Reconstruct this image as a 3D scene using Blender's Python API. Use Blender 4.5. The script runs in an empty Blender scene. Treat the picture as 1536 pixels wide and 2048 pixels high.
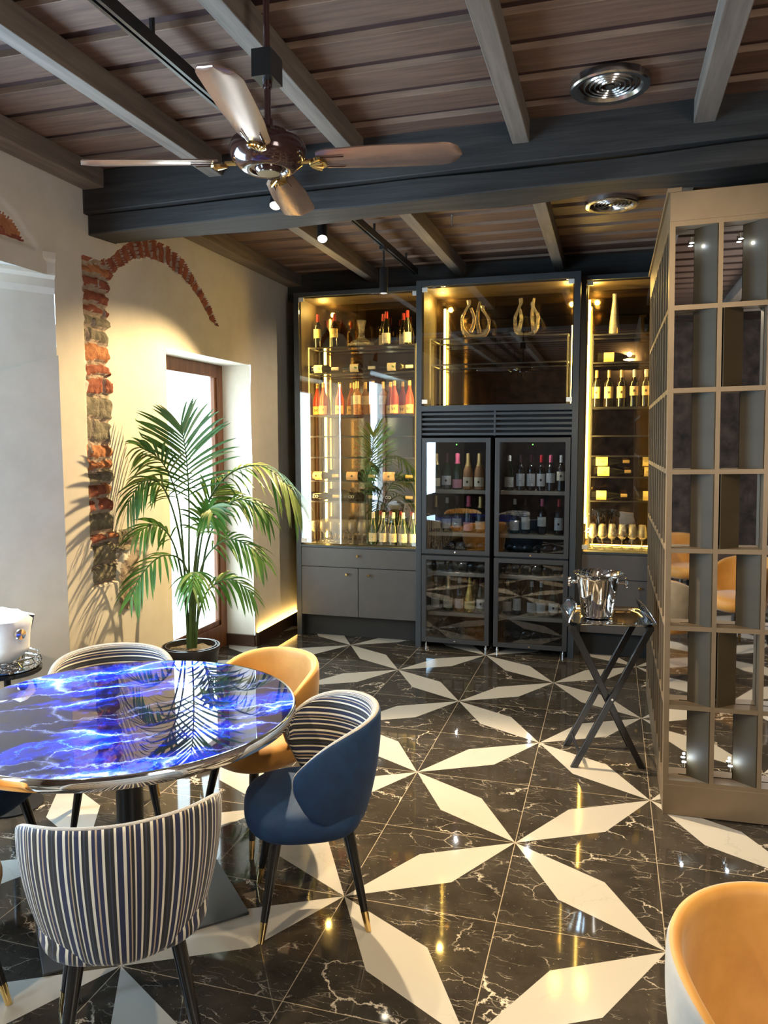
import bpy, math, random
from math import sin, cos, pi, radians
from mathutils import Vector, Matrix, noise

# ------------------------------------------------------------------ scene, camera, light
S = bpy.context.scene
COL = S.collection
S.view_settings.view_transform = 'Standard'
S.view_settings.look = 'None'
S.view_settings.gamma = 1.0
S.view_settings.use_curve_mapping = False
S.view_settings.exposure = 0.25
S.cycles.max_bounces = 10
S.cycles.diffuse_bounces = 4
S.cycles.glossy_bounces = 6
S.cycles.transparent_max_bounces = 16
S.cycles.transmission_bounces = 8
S.cycles.sample_clamp_indirect = 6.0
S.cycles.caustics_reflective = False
S.cycles.caustics_refractive = False

yaw, pit, rol = -0.2856, 0.0905, -0.0018
cf = Vector((sin(yaw) * cos(pit), cos(yaw) * cos(pit), -sin(pit)))
cs = Vector((cos(yaw), -sin(yaw), 0)); cu = cs.cross(cf)
cs, cu = cos(rol) * cs + sin(rol) * cu, -sin(rol) * cs + cos(rol) * cu
cam_d = bpy.data.cameras.new('camera'); cam = bpy.data.objects.new('camera', cam_d); COL.objects.link(cam)
cam.matrix_world = Matrix(((cs.x, cu.x, -cf.x, 0.9715), (cs.y, cu.y, -cf.y, -3.9408), (cs.z, cu.z, -cf.z, 1.7886), (0, 0, 0, 1)))
cam_d.sensor_fit = 'VERTICAL'; cam_d.sensor_height = 36; cam_d.lens = 36 * 1544.2 / 2048
cam_d.clip_start = 0.05
S.camera = cam

W = bpy.data.worlds.new('sky'); S.world = W; W.use_nodes = True
W.node_tree.nodes['Background'].inputs[0].default_value = (0.52, 0.77, 1.0, 1)
W.node_tree.nodes['Background'].inputs[1].default_value = 24.0

def light(kind, name, loc, energy, col, aim=None, **k):
    d = bpy.data.lights.new(name, kind); d.energy = energy; d.color = col
    for a, b in k.items(): setattr(d, a, b)
    o = bpy.data.objects.new(name, d); COL.objects.link(o); o.location = loc
    if aim is not None:
        o.rotation_euler = (Vector(aim) - Vector(loc)).to_track_quat('-Z', 'Y').to_euler()
    return o

WARM = (1.0, 0.80, 0.52)
# daylight portals: two windows and an added unseen opening, plus a fill light
p = light('AREA', 'window_portal', (-2.36, 1.48, 1.25), 1, (1, 1, 1), (0, 1.45, 1.25), shape='RECTANGLE', size=1.3, size_y=2.4)
p.data.cycles.is_portal = True
p = light('AREA', 'window_portal', (-2.36, -1.45, 1.7), 1, (1, 1, 1), (0, -1.45, 1.7), shape='RECTANGLE', size=1.36, size_y=2.1)
p.data.cycles.is_portal = True
p = light('AREA', 'window_portal', (-2.10, -4.0, 1.55), 1, (1, 1, 1), (0, -4.0, 1.55), shape='RECTANGLE', size=0.8, size_y=1.3)  # opening out of view, added to let more daylight in
p.data.cycles.is_portal = True
light('AREA', 'added_side_fill', (3.12, -4.1, 1.8), 95, (1.0, 0.95, 0.88), (-2.0, -1.0, 2.6), shape='RECTANGLE', size=1.6, size_y=1.6)  # added soft fill in front of the right wall, which has no window
# spots of the track lamps, and further spots with no lamp built
light('SPOT', 'spot_beam', (-0.70, 1.75, 2.87), 500, (1.0, 0.72, 0.36), (-2.0, 0.42, 1.42), spot_size=radians(66), spot_blend=0.6, shadow_soft_size=0.012)
light('SPOT', 'spot_beam', (0.93, 1.62, 3.12), 190, (1.0, 0.78, 0.5), (-2.0, 2.70, 1.5), spot_size=radians(48), spot_blend=0.9, shadow_soft_size=0.05)  # added fill for the wall beyond the French window, no lamp hangs here
light('SPOT', 'spot_beam', (-0.72, 0.50, 2.92), 760, WARM, (0.35, -1.3, 0.0), spot_size=radians(80), spot_blend=0.4, shadow_soft_size=0.02)
light('SPOT', 'spot_beam', (-0.70, -0.22, 2.90), 150, WARM, (-0.75, -1.2, 0.7), spot_size=radians(70), spot_blend=0.5, shadow_soft_size=0.02)
light('SPOT', 'spot_beam', (0.93, 1.95, 3.10), 190, WARM, (0.75, 1.3, 0.0), spot_size=radians(95), spot_blend=0.7, shadow_soft_size=0.04)
light('SPOT', 'spot_beam', (0.95, -1.7, 3.15), 120, WARM, (0.9, -1.2, 0.0), spot_size=radians(110), spot_blend=0.7, shadow_soft_size=0.04)
light('SPOT', 'spot_beam', (-0.70, -3.3, 3.10), 160, WARM, (-0.6, -2.4, 0.4), spot_size=radians(100), spot_blend=0.6, shadow_soft_size=0.03)
light('SPOT', 'spot_beam', (1.2, -3.2, 3.1), 160, WARM, (1.5, -0.4, 1.0), spot_size=radians(80), spot_blend=0.6, shadow_soft_size=0.03)

# ------------------------------------------------------------------ materials
def nt(m): return m.node_tree.nodes, m.node_tree.links
def mat(name, col, rough=0.5, metal=0.0, **k):
    m = bpy.data.materials.new(name); m.use_nodes = True
    b = m.node_tree.nodes['Principled BSDF']
    b.inputs['Base Color'].default_value = (*col, 1); b.inputs['Roughness'].default_value = rough; b.inputs['Metallic'].default_value = metal
    for a, v in k.items():
        i = b.inputs[a.replace('_', ' ')]
        i.default_value = v
    return m
def emit(name, col, s):
    return mat(name, (0, 0, 0), Emission_Color=(*col, 1), Emission_Strength=s)
class G:                                     # tiny node-graph helper
    def __init__(s, m): s.n, s.l = nt(m); s.b = s.n['Principled BSDF']
    def add(s, t, **k):
        n = s.n.new(t)
        for a, v in k.items(): setattr(n, a, v)
        return n
    def put(s, v, sock):
        if hasattr(v, 'is_output') or isinstance(v, bpy.types.NodeSocket): s.l.new(v, sock)
        else: sock.default_value = v
    def math(s, op, a, b=None, c=None):
        n = s.add('ShaderNodeMath', operation=op)
        for i, v in enumerate((a, b, c)):
            if v is not None: s.put(v, n.inputs[i])
        return n.outputs[0]
    def mix(s, f, a, b):
        n = s.add('ShaderNodeMix', data_type='RGBA')
        s.put(f, n.inputs[0]); s.put(a, n.inputs[6]); s.put(b, n.inputs[7]); return n.outputs[2]
    def coord(s, kind='Object'): return s.add('ShaderNodeTexCoord').outputs[kind]
    def mapping(s, v, scale=(1, 1, 1), rot=(0, 0, 0), loc=(0, 0, 0)):
        n = s.add('ShaderNodeMapping'); s.l.new(v, n.inputs[0])
        n.inputs['Scale'].default_value = scale; n.inputs['Rotation'].default_value = rot; n.inputs['Location'].default_value = loc
        return n.outputs[0]
    def noise(s, v, scale, detail=4, rough=0.6, dist=0, out='Fac'):
        n = s.add('ShaderNodeTexNoise'); s.l.new(v, n.inputs['Vector'])
        n.inputs['Scale'].default_value = scale; n.inputs['Detail'].default_value = detail
        n.inputs['Roughness'].default_value = rough; n.inputs['Distortion'].default_value = dist
        return n.outputs[out]
    def ramp(s, f, stops):
        n = s.add('ShaderNodeValToRGB'); s.l.new(f, n.inputs[0]); e = n.color_ramp.elements
        while len(e) < len(stops): e.new(0.5)
        for q, (p_, c) in zip(e, stops): q.position = p_; q.color = (*c, 1) if len(c) == 3 else c
        return n.outputs[0]
    def bump(s, h, st=0.3, d=0.01):
        n = s.add('ShaderNodeBump'); n.inputs['Strength'].default_value = st; n.inputs['Distance'].default_value = d
        s.l.new(h, n.inputs['Height']); s.l.new(n.outputs[0], s.b.inputs['Normal'])
    def base(s, c): s.l.new(c, s.b.inputs['Base Color'])

def noisy(name, c1, c2, scale, rough=0.6, metal=0, bump=0.2, stretch=(1, 1, 1), bd=0.005, detail=5, **k):
    m = mat(name, c1, rough, metal, **k); g = G(m)
    v = g.mapping(g.coord(), scale=stretch); f = g.noise(v, scale, detail)
    g.base(g.ramp(f, [(0.3, c1), (0.7, c2)]))
    if bump: g.bump(f, bump, bd)
    return m

m_plaster = noisy('plaster', (0.66, 0.61, 0.52), (0.74, 0.69, 0.60), 6, 0.85, bump=0.15, bd=0.004, detail=9)
m_mortar = noisy('mortar', (0.36, 0.27, 0.20), (0.55, 0.45, 0.35), 30, 0.95, bump=0.9, bd=0.02, detail=9)
m_brick_r = noisy('brick_red', (0.21, 0.05, 0.03), (0.40, 0.13, 0.07), 22, 0.9, bump=0.8, bd=0.02, detail=9)
m_brick_o = noisy('brick_orange', (0.36, 0.12, 0.05), (0.58, 0.26, 0.11), 22, 0.9, bump=0.8, bd=0.02, detail=9)
m_stone = noisy('field_stone', (0.12, 0.11, 0.08), (0.33, 0.28, 0.19), 14, 0.9, bump=0.9, bd=0.03, detail=9)
m_board = noisy('stained_board', (0.085, 0.046, 0.031), (0.18, 0.102, 0.068), 5, 0.62, bump=0.3, stretch=(0.6, 9, 9), bd=0.004, detail=8)
m_litedge = noisy('lit_board_edge', (0.20, 0.125, 0.085), (0.34, 0.22, 0.15), 5, 0.6, bump=0.2, stretch=(0.6, 9, 9))  # lighter tone paints the light caught by the viewer-facing board edges
m_gap = noisy('dark_batten', (0.030, 0.012, 0.010), (0.055, 0.022, 0.018), 5, 0.7, bump=0.2, stretch=(0.6, 9, 9))
m_rafter = noisy('rafter_wood', (0.125, 0.098, 0.078), (0.24, 0.195, 0.155), 4, 0.6, bump=0.3, stretch=(9, 0.5, 9), bd=0.004, detail=8)
m_beam = noisy('black_beam', (0.010, 0.009, 0.008), (0.040, 0.036, 0.032), 3, 0.7, bump=0.5, stretch=(0.5, 7, 7), bd=0.008, detail=8)
m_dark = mat('dark_void', (0.012, 0.012, 0.012), 0.8)
m_black = mat('black_metal', (0.012, 0.012, 0.013), 0.35)
m_blackwood = mat('black_lacquer', (0.010, 0.009, 0.009), 0.25)
m_cab = mat('anthracite_frame', (0.032, 0.037, 0.042), 0.4)
m_front = noisy('taupe_cabinet_front', (0.066, 0.058, 0.054), (0.080, 0.070, 0.066), 8, 0.45, bump=0)
m_fridge = mat('graphite_door', (0.032, 0.032, 0.033), 0.38)
m_bronzeback = mat('bronze_mirror', (0.16, 0.11, 0.055), 0.07, 1.0)
m_bronze = noisy('bronze_panel', (0.036, 0.023, 0.008), (0.052, 0.035, 0.013), 3, 0.65, 0.1, bump=0)
m_lattice = noisy('lattice_bronze', (0.155, 0.108, 0.062), (0.21, 0.148, 0.088), 3, 0.42, 0.4, bump=0)
m_mirror = mat('mirror', (0.78, 0.78, 0.78), 0.02, 1.0)
m_gold = mat('brass', (0.85, 0.60, 0.24), 0.18, 1.0)
m_chrome = mat('chrome', (0.86, 0.85, 0.84), 0.06, 1.0)
m_chromes = mat('satin_chrome', (0.55, 0.53, 0.51), 0.22, 1.0)
m_window = noisy('window_wood', (0.12, 0.038, 0.012), (0.22, 0.080, 0.028), 4, 0.4, bump=0.1, stretch=(8, 8, 0.6))
m_base = mat('dark_baseboard', (0.045, 0.022, 0.014), 0.35)
m_navy = noisy('navy_velvet', (0.001, 0.016, 0.055), (0.002, 0.028, 0.085), 18, 0.8, bump=0.05, Sheen_Weight=0.06, Sheen_Roughness=0.4)
m_navy.node_tree.nodes['Principled BSDF'].inputs['Sheen Tint'].default_value = (0.2, 0.4, 0.9, 1)
m_must = noisy('mustard_velvet', (0.40, 0.175, 0.025), (0.52, 0.25, 0.045), 9, 0.6, bump=0.15, Sheen_Weight=0.35, Sheen_Roughness=0.4)
m_greige = noisy('beige_velvet', (0.24, 0.205, 0.165), (0.34, 0.295, 0.24), 9, 0.7, bump=0.1, Sheen_Weight=0.3)
m_pot = mat('black_pot', (0.020, 0.017, 0.017), 0.35)
m_soil = noisy('potting_soil', (0.10, 0.07, 0.04), (0.30, 0.24, 0.16), 60, 0.95, bump=1.0, bd=0.02)
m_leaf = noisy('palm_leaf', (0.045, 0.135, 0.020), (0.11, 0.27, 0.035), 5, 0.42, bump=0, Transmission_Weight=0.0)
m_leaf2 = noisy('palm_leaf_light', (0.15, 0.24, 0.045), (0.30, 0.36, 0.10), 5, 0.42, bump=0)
m_stem = noisy('palm_stem', (0.045, 0.10, 0.025), (0.10, 0.17, 0.05), 12, 0.5, bump=0.1)
m_cloth = noisy('white_linen', (0.72, 0.72, 0.70), (0.82, 0.82, 0.80), 12, 0.8, bump=0.3, bd=0.01)
m_blade = noisy('fan_blade_bronze', (0.30, 0.19, 0.15), (0.36, 0.24, 0.19), 3, 0.22, 0.7, bump=0)
m_motor = mat('fan_motor_brown', (0.055, 0.022, 0.018), 0.15, 0.3, Coat_Weight=0.6)
m_led = emit('led_gold', (1.0, 0.66, 0.14), 34)
m_ledw = emit('led_warm', (1.0, 0.62, 0.16), 22)
m_ledc = emit('led_cool', (0.65, 0.82, 1.0), 60)
m_lamp = emit('lamp_face', (1.0, 0.90, 0.68), 40)
m_green = emit('display_green', (0.2, 1.0, 0.1), 6)
m_white = mat('white_clip', (0.75, 0.74, 0.70), 0.5)
m_shelfwood = noisy('pale_shelf_wood', (0.40, 0.35, 0.27), (0.50, 0.44, 0.34), 6, 0.5, bump=0, stretch=(0.5, 8, 8))
m_labw = noisy('label_cream', (0.74, 0.66, 0.48), (0.80, 0.72, 0.55), 20, 0.7, bump=0)
m_laby = noisy('label_yellow', (0.85, 0.62, 0.20), (0.90, 0.68, 0.26), 20, 0.7, bump=0)
m_labg = noisy('label_white', (0.68, 0.69, 0.66), (0.74, 0.75, 0.72), 20, 0.7, bump=0)
m_labo = noisy('label_orange', (0.80, 0.46, 0.20), (0.86, 0.62, 0.36), 20, 0.7, bump=0)
m_labp = mat('label_pink', (0.80, 0.36, 0.42), 0.6)
m_ink = mat('label_ink', (0.03, 0.02, 0.02), 0.7)
m_inkg = mat('label_green', (0.06, 0.22, 0.05), 0.7)
m_capr = mat('capsule_red', (0.42, 0.02, 0.025), 0.35, 0.2)
m_capp = mat('capsule_pink', (0.80, 0.16, 0.26), 0.35, 0.1)
m_capg = mat('foil_gold', (0.72, 0.52, 0.22), 0.35, 0.8)
m_capw = mat('capsule_white', (0.72, 0.70, 0.66), 0.4)
m_capd = mat('capsule_dark', (0.035, 0.010, 0.012), 0.35, 0.2)
m_gdark = mat('dark_bottle_glass', (0.008, 0.008, 0.006), 0.06, Coat_Weight=0.4)
m_ggreen = mat('green_bottle_glass', (0.010, 0.026, 0.012), 0.07, Coat_Weight=0.4)
m_rose = mat('rose_wine_glass', (0.72, 0.10, 0.07), 0.06, Transmission_Weight=0.55, IOR=1.35)
m_goldw = mat('golden_rose_glass', (0.92, 0.50, 0.24), 0.06, Transmission_Weight=0.6, IOR=1.35)
m_goldbot = noisy('gold_foil_bottle', (0.55, 0.34, 0.06), (0.85, 0.60, 0.18), 40, 0.22, 1.0, bump=0.8, bd=0.01)

def thin_glass(name, tint=(1, 1, 1), boost=1.0, ior=1.5, f0=0.0):
    m = bpy.data.materials.new(name); m.use_nodes = True
    n, l = nt(m); n.clear()
    o = n.new('ShaderNodeOutputMaterial'); mx = n.new('ShaderNodeMixShader'); t = n.new('ShaderNodeBsdfTransparent'); gl = n.new('ShaderNodeBsdfGlossy')
    t.inputs[0].default_value = (*tint, 1); gl.inputs['Roughness'].default_value = 0.0
    ge = n.new('ShaderNodeNewGeometry'); dt = n.new('ShaderNodeVectorMath'); dt.operation = 'DOT_PRODUCT'
    l.new(ge.outputs['Normal'], dt.inputs[0]); l.new(ge.outputs['Incoming'], dt.inputs[1])
    def mm(op, a, b=0.0, c=0.0):
        q = n.new('ShaderNodeMath'); q.operation = op
        for i, v in enumerate((a, b, c)):
            if isinstance(v, float): q.inputs[i].default_value = v
            else: l.new(v, q.inputs[i])
        return q.outputs[0]
    r0 = ((ior - 1) / (ior + 1)) ** 2
    co = mm('ABSOLUTE', dt.outputs['Value']); sch = mm('MULTIPLY_ADD', mm('POWER', mm('SUBTRACT', 1.0, co), 5.0), 1 - r0, r0)
    fin = mm('MINIMUM', mm('MULTIPLY_ADD', sch, float(boost), float(f0)), 1.0)
    l.new(fin, mx.inputs[0]); l.new(t.outputs[0], mx.inputs[1]); l.new(gl.outputs[0], mx.inputs[2]); l.new(mx.outputs[0], o.inputs[0])
    return m
m_pane = thin_glass('door_glass', (0.92, 0.90, 0.86), 3.2)
m_fpane = thin_glass('fridge_glass', (0.72, 0.74, 0.76), 2.2)
m_wpane = thin_glass('window_glass', (0.97, 0.98, 1.0), 1.0)
m_wpane2 = thin_glass('frosted_window_glass', (0.68, 0.62, 0.56), 1.0)
m_shelfglass = thin_glass('shelf_glass', (0.80, 0.78, 0.70), 1.6)
m_crystal = mat('crystal', (1.0, 0.95, 0.84), 0.04, Transmission_Weight=0.80, IOR=1.45)

def floor_mat():
    m = mat('marble_floor', (0.03, 0.025, 0.02), 0.045); g = G(m)
    v = g.coord(); x = g.add('ShaderNodeSeparateXYZ'); g.l.new(v, x.inputs[0])
    u = g.math('DIVIDE', x.outputs[0], 0.6); w = g.math('DIVIDE', x.outputs[1], 0.6)
    iu, iw = g.math('FLOOR', u), g.math('FLOOR', w); fu, fw = g.math('SUBTRACT', u, iu), g.math('SUBTRACT', w, iw)
    par = g.math('FLOORED_MODULO', g.math('ADD', iu, iw), 2.0)
    fm = g.math('ABSOLUTE', g.math('SUBTRACT', par, fu))               # mirrored on odd tiles
    sm = g.math('MULTIPLY', g.math('ADD', fm, fw), 0.5)
    d = g.math('ABSOLUTE', g.math('SUBTRACT', fm, fw))
    mn = g.math('MINIMUM', sm, g.math('SUBTRACT', 1.0, sm))
    petal = g.math('LESS_THAN', d, g.math('MULTIPLY', mn, 0.58))
    e = g.math('MINIMUM', g.math('MINIMUM', fu, g.math('SUBTRACT', 1.0, fu)), g.math('MINIMUM', fw, g.math('SUBTRACT', 1.0, fw)))
    grout = g.math('LESS_THAN', e, 0.0028)
    # every tile gets its own cut of marble
    off = g.add('ShaderNodeCombineXYZ'); g.l.new(g.math('MULTIPLY', iu, 3.7), off.inputs[0]); g.l.new(g.math('MULTIPLY', iw, 5.3), off.inputs[1]); g.l.new(petal, off.inputs[2])
    va = g.add('ShaderNodeVectorMath', operation='ADD'); g.l.new(v, va.inputs[0]); g.l.new(off.outputs[0], va.inputs[1]); vv = va.outputs[0]
    def veins(scale, warp, lo, hi, msc, mlo, mhi, st):
        nz = g.add('ShaderNodeTexNoise'); g.l.new(vv, nz.inputs['Vector']); nz.inputs['Scale'].default_value = 3.0; nz.inputs['Detail'].default_value = 6; nz.inputs['Roughness'].default_value = 0.65
        sc = g.add('ShaderNodeVectorMath', operation='SCALE'); g.l.new(nz.outputs['Color'], sc.inputs[0]); sc.inputs['Scale'].default_value = warp
        a2 = g.add('ShaderNodeVectorMath', operation='ADD'); g.l.new(vv, a2.inputs[0]); g.l.new(sc.outputs[0], a2.inputs[1])
        mp = g.mapping(a2.outputs[0], scale=st, rot=(0, 0, 0.35))
        vo = g.add('ShaderNodeTexVoronoi', feature='DISTANCE_TO_EDGE'); g.l.new(mp, vo.inputs['Vector']); vo.inputs['Scale'].default_value = scale
        line = g.ramp(vo.outputs['Distance'], [(lo, (1, 1, 1)), (hi, (0, 0, 0))])
        mk = g.ramp(g.noise(vv, msc, 3), [(mlo, (0, 0, 0)), (mhi, (1, 1, 1))])
        return g.math('MULTIPLY', line, mk)
    v1 = veins(1.7, 0.35, 0.0, 0.012, 2.2, 0.50, 0.58, (1, 2.0, 1))
    v2 = veins(5.5, 0.16, 0.0, 0.018, 5.0, 0.50, 0.62, (1, 2.6, 1))
    v3 = veins(13.0, 0.05, 0.0, 0.030, 7.0, 0.56, 0.62, (0.8, 3.5, 1))
    speck = g.ramp(g.noise(vv, 75, 2), [(0.69, (0, 0, 0)), (0.74, (1, 1, 1))])
    cloud = g.noise(vv, 4, 8, 0.7)
    dark = g.ramp(cloud, [(0.25, (0.016, 0.013, 0.010)), (0.75, (0.056, 0.046, 0.035))])
    vsum = g.math('MINIMUM', g.math('ADD', g.math('ADD', v1, g.math('MULTIPLY', v3, 0.35)), g.math('ADD', g.math('MULTIPLY', v2, 0.65), g.math('MULTIPLY', speck, 0.4))), 1.0)
    dark = g.mix(g.math('MULTIPLY', vsum, 0.75), dark, (0.75, 0.64, 0.50, 1))
    w1 = veins(2.3, 0.30, 0.0, 0.010, 2.0, 0.48, 0.60, (1, 1.6, 1))
    lite = g.mix(g.math('MULTIPLY', w1, 0.35), (0.40, 0.365, 0.31, 1), (0.20, 0.23, 0.17, 1))
    c = g.mix(petal, dark, lite)
    c = g.mix(g.math('MULTIPLY', grout, 0.8), c, (0.40, 0.32, 0.22, 1))
    g.base(c)
    g.l.new(g.math('ADD', g.math('MULTIPLY', petal, 0.05), 0.045), g.b.inputs['Roughness'])
    return m

def stripe_mat(name, axis, per):
    m = mat(name, (0.02, 0.02, 0.04), 0.75, Sheen_Weight=0.15); g = G(m)
    uv = g.coord('UV'); s = g.add('ShaderNodeSeparateXYZ'); g.l.new(uv, s.inputs[0])
    f = g.math('FRACT', g.math('DIVIDE', s.outputs[axis], per))
    n = g.add('ShaderNodeValToRGB'); n.color_ramp.interpolation = 'CONSTANT'; g.l.new(f, n.inputs[0])
    cr, nv, bk, gr, tn = (0.66, 0.60, 0.47), (0.010, 0.014, 0.050), (0.010, 0.009, 0.010), (0.03, 0.035, 0.06), (0.42, 0.31, 0.20)
    st = [(0, cr), (.05, nv), (.15, cr), (.19, bk), (.25, gr), (.27, bk), (.34, cr), (.385, nv), (.46, tn), (.49, nv), (.55, cr), (.60, bk), (.66, gr), (.68, bk), (.72, cr), (.76, nv), (.84, cr), (.87, bk), (.92, tn), (.945, nv)]
    e = n.color_ramp.elements
    while len(e) < len(st): e.new(0.5)
    for q, (p_, c) in zip(e, st): q.position = p_; q.color = (*c, 1)
    g.base(n.outputs[0]); return m
m_stripev = stripe_mat('striped_fabric_upright', 0, 0.155)
m_stripeh = stripe_mat('striped_fabric_level', 1, 0.155)

def table_mat():
    m = mat('lightning_glass_top', (0.01, 0.01, 0.02), 0.02, Coat_Weight=1.0, Coat_Roughness=0.01, IOR=1.5, Coat_IOR=1.6); g = G(m)
    v = g.mapping(g.coord(), rot=(0, 0, radians(-38)))
    def warp(amp, sc, src):
        nz = g.add('ShaderNodeTexNoise'); g.l.new(src, nz.inputs['Vector']); nz.inputs['Scale'].default_value = sc; nz.inputs['Detail'].default_value = 8; nz.inputs['Roughness'].default_value = 0.7
        s = g.add('ShaderNodeVectorMath', operation='SCALE'); g.l.new(nz.outputs['Color'], s.inputs[0]); s.inputs['Scale'].default_value = amp
        a = g.add('ShaderNodeVectorMath', operation='ADD'); g.l.new(src, a.inputs[0]); g.l.new(s.outputs[0], a.inputs[1]); return a.outputs[0]
    wv = warp(0.28, 3.0, v)
    def vein(sc, st, w1, w2):
        vo = g.add('ShaderNodeTexVoronoi', feature='DISTANCE_TO_EDGE'); g.l.new(g.mapping(wv, scale=st), vo.inputs['Vector']); vo.inputs['Scale'].default_value = sc
        return g.ramp(vo.outputs['Distance'], [(0, (1, 1, 1)), (w1, (0.35, 0.35, 0.35)), (w2, (0, 0, 0))])
    big = vein(1.5, (1.0, 3.4, 1), 0.022, 0.20); small = vein(5.0, (1, 2.4, 1), 0.012, 0.05)
    area = g.ramp(g.noise(g.mapping(wv, scale=(0.8, 2.2, 1), loc=(1.7, 0.4, 0)), 2.0, 4), [(0.47, (0, 0, 0)), (0.64, (1, 1, 1))])
    core = vein(1.5, (1.0, 3.4, 1), 0.010, 0.035)
    fs = g.math('MULTIPLY', g.math('ADD', big, g.math('MULTIPLY', small, 0.5)), g.math('MULTIPLY_ADD', area, 0.85, 0.22))
    f = g.math('MINIMUM', g.math('MULTIPLY_ADD', area, 0.34, fs), 1.0)
    c = g.ramp(f, [(0, (0.006, 0.006, 0.016)), (0.12, (0.004, 0.006, 0.06)), (0.36, (0.006, 0.020, 0.50)), (0.66, (0.02, 0.16, 0.80)), (0.95, (0.25, 0.68, 0.95))])
    c = g.mix(g.math('MULTIPLY', core, g.math('MULTIPLY_ADD', area, 0.7, 0.15)), c, (0.70, 0.90, 0.98, 1))
    g.base(c); return m
m_floor = floor_mat(); m_table = table_mat()

# ------------------------------------------------------------------ mesh helpers
class B:
    def __init__(s): s.v, s.f, s.m, s.uv = [], [], [], {}
    def face(s, idx, m=0): s.f.append(tuple(idx)); s.m.append(m)
    def box(s, x0, x1, y0, y1, z0, z1, m=0, rz=0, c=None):
        o = len(s.v); P_ = [(x, y, z) for z in (z0, z1) for y in (y0, y1) for x in (x0, x1)]
        if rz:
            cx, cy = c if c else ((x0 + x1) / 2, (y0 + y1) / 2)
            P_ = [(cx + (x - cx) * cos(rz) - (y - cy) * sin(rz), cy + (x - cx) * sin(rz) + (y - cy) * cos(rz), z) for x, y, z in P_]
        s.v += P_
        for q in ((0, 2, 3, 1), (4, 5, 7, 6), (0, 1, 5, 4), (2, 6, 7, 3), (0, 4, 6, 2), (1, 3, 7, 5)): s.face([o + i for i in q], m)
        return s
    def lathe(s, prof, n=24, m=0, loc=(0, 0, 0), axis='z', a0=0, a1=2 * pi, sx=1, sy=1, cap=True):
        o = len(s.v); full = abs(a1 - a0 - 2 * pi) < 1e-6; k = n if full else n + 1
        for r, z in prof:
            for i in range(k):
                a = a0 + (a1 - a0) * i / n; p_ = (r * cos(a) * sx, r * sin(a) * sy, z)
                if axis == 'x': p_ = (p_[2], p_[0], p_[1])
                if axis == 'y': p_ = (p_[0], -p_[2], p_[1])
                s.v.append((p_[0] + loc[0], p_[1] + loc[1], p_[2] + loc[2]))
        for j in range(len(prof) - 1):
            mm = m[j] if isinstance(m, (list, tuple)) else m
            for i in range(n):
                a, b = i, (i + 1) % k
                s.face((o + j * k + a, o + j * k + b, o + (j + 1) * k + b, o + (j + 1) * k + a), mm)
        if full and cap:
            if prof[0][0] > 1e-5: s.face([o + i for i in range(k)][::-1], m[0] if isinstance(m, (list, tuple)) else m)
            if prof[-1][0] > 1e-5: s.face([o + (len(prof) - 1) * k + i for i in range(k)], m[-1] if isinstance(m, (list, tuple)) else m)
        return s
    def tube(s, pts, r, n=8, m=0, cap=True):
        pts = [Vector(p_) for p_ in pts]; o = len(s.v); N = len(pts)
        rr = r if isinstance(r, (list, tuple)) else [r] * N
        up = Vector((0.13, 0.27, 0.95))
        for j, p_ in enumerate(pts):
            t = (pts[min(j + 1, N - 1)] - pts[max(j - 1, 0)]).normalized()
            if abs(t.dot(up)) > 0.98: up = Vector((1, 0.1, 0))
            a = t.cross(up).normalized(); b = t.cross(a)
            for i in range(n):
                q = p_ + (a * cos(2 * pi * i / n) + b * sin(2 * pi * i / n)) * rr[j]; s.v.append(tuple(q))
        for j in range(N - 1):
            for i in range(n):
                s.face((o + j * n + i, o + j * n + (i + 1) % n, o + (j + 1) * n + (i + 1) % n, o + (j + 1) * n + i), m)
        if cap:
            s.face([o + i for i in range(n)], m); s.face([o + (N - 1) * n + i for i in range(n)][::-1], m)
        return s
    def prism(s, poly, h0, h1, axis='z', m=0):                      # polygon extruded along an axis
        o = len(s.v); n = len(poly)
        for h in (h0, h1):
            for a, b in poly:
                s.v.append({'z': (a, b, h), 'y': (a, h, b), 'x': (h, a, b)}[axis])
        s.face([o + i for i in range(n)][::-1], m); s.face([o + n + i for i in range(n)], m)
        for i in range(n): s.face((o + i, o + (i + 1) % n, o + n + (i + 1) % n, o + n + i), m)
        return s
    def mesh(s, name, mats, smooth=False, angle=35):
        me = bpy.data.meshes.new(name); me.from_pydata(s.v, [], s.f); 
        for m in (mats if isinstance(mats, (list, tuple)) else [mats]): me.materials.append(m)
        me.polygons.foreach_set('material_index', s.m)
        if smooth:
            me.polygons.foreach_set('use_smooth', [True] * len(s.f)); me.set_sharp_from_angle(angle=radians(angle))
        me.update(); return me

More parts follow.
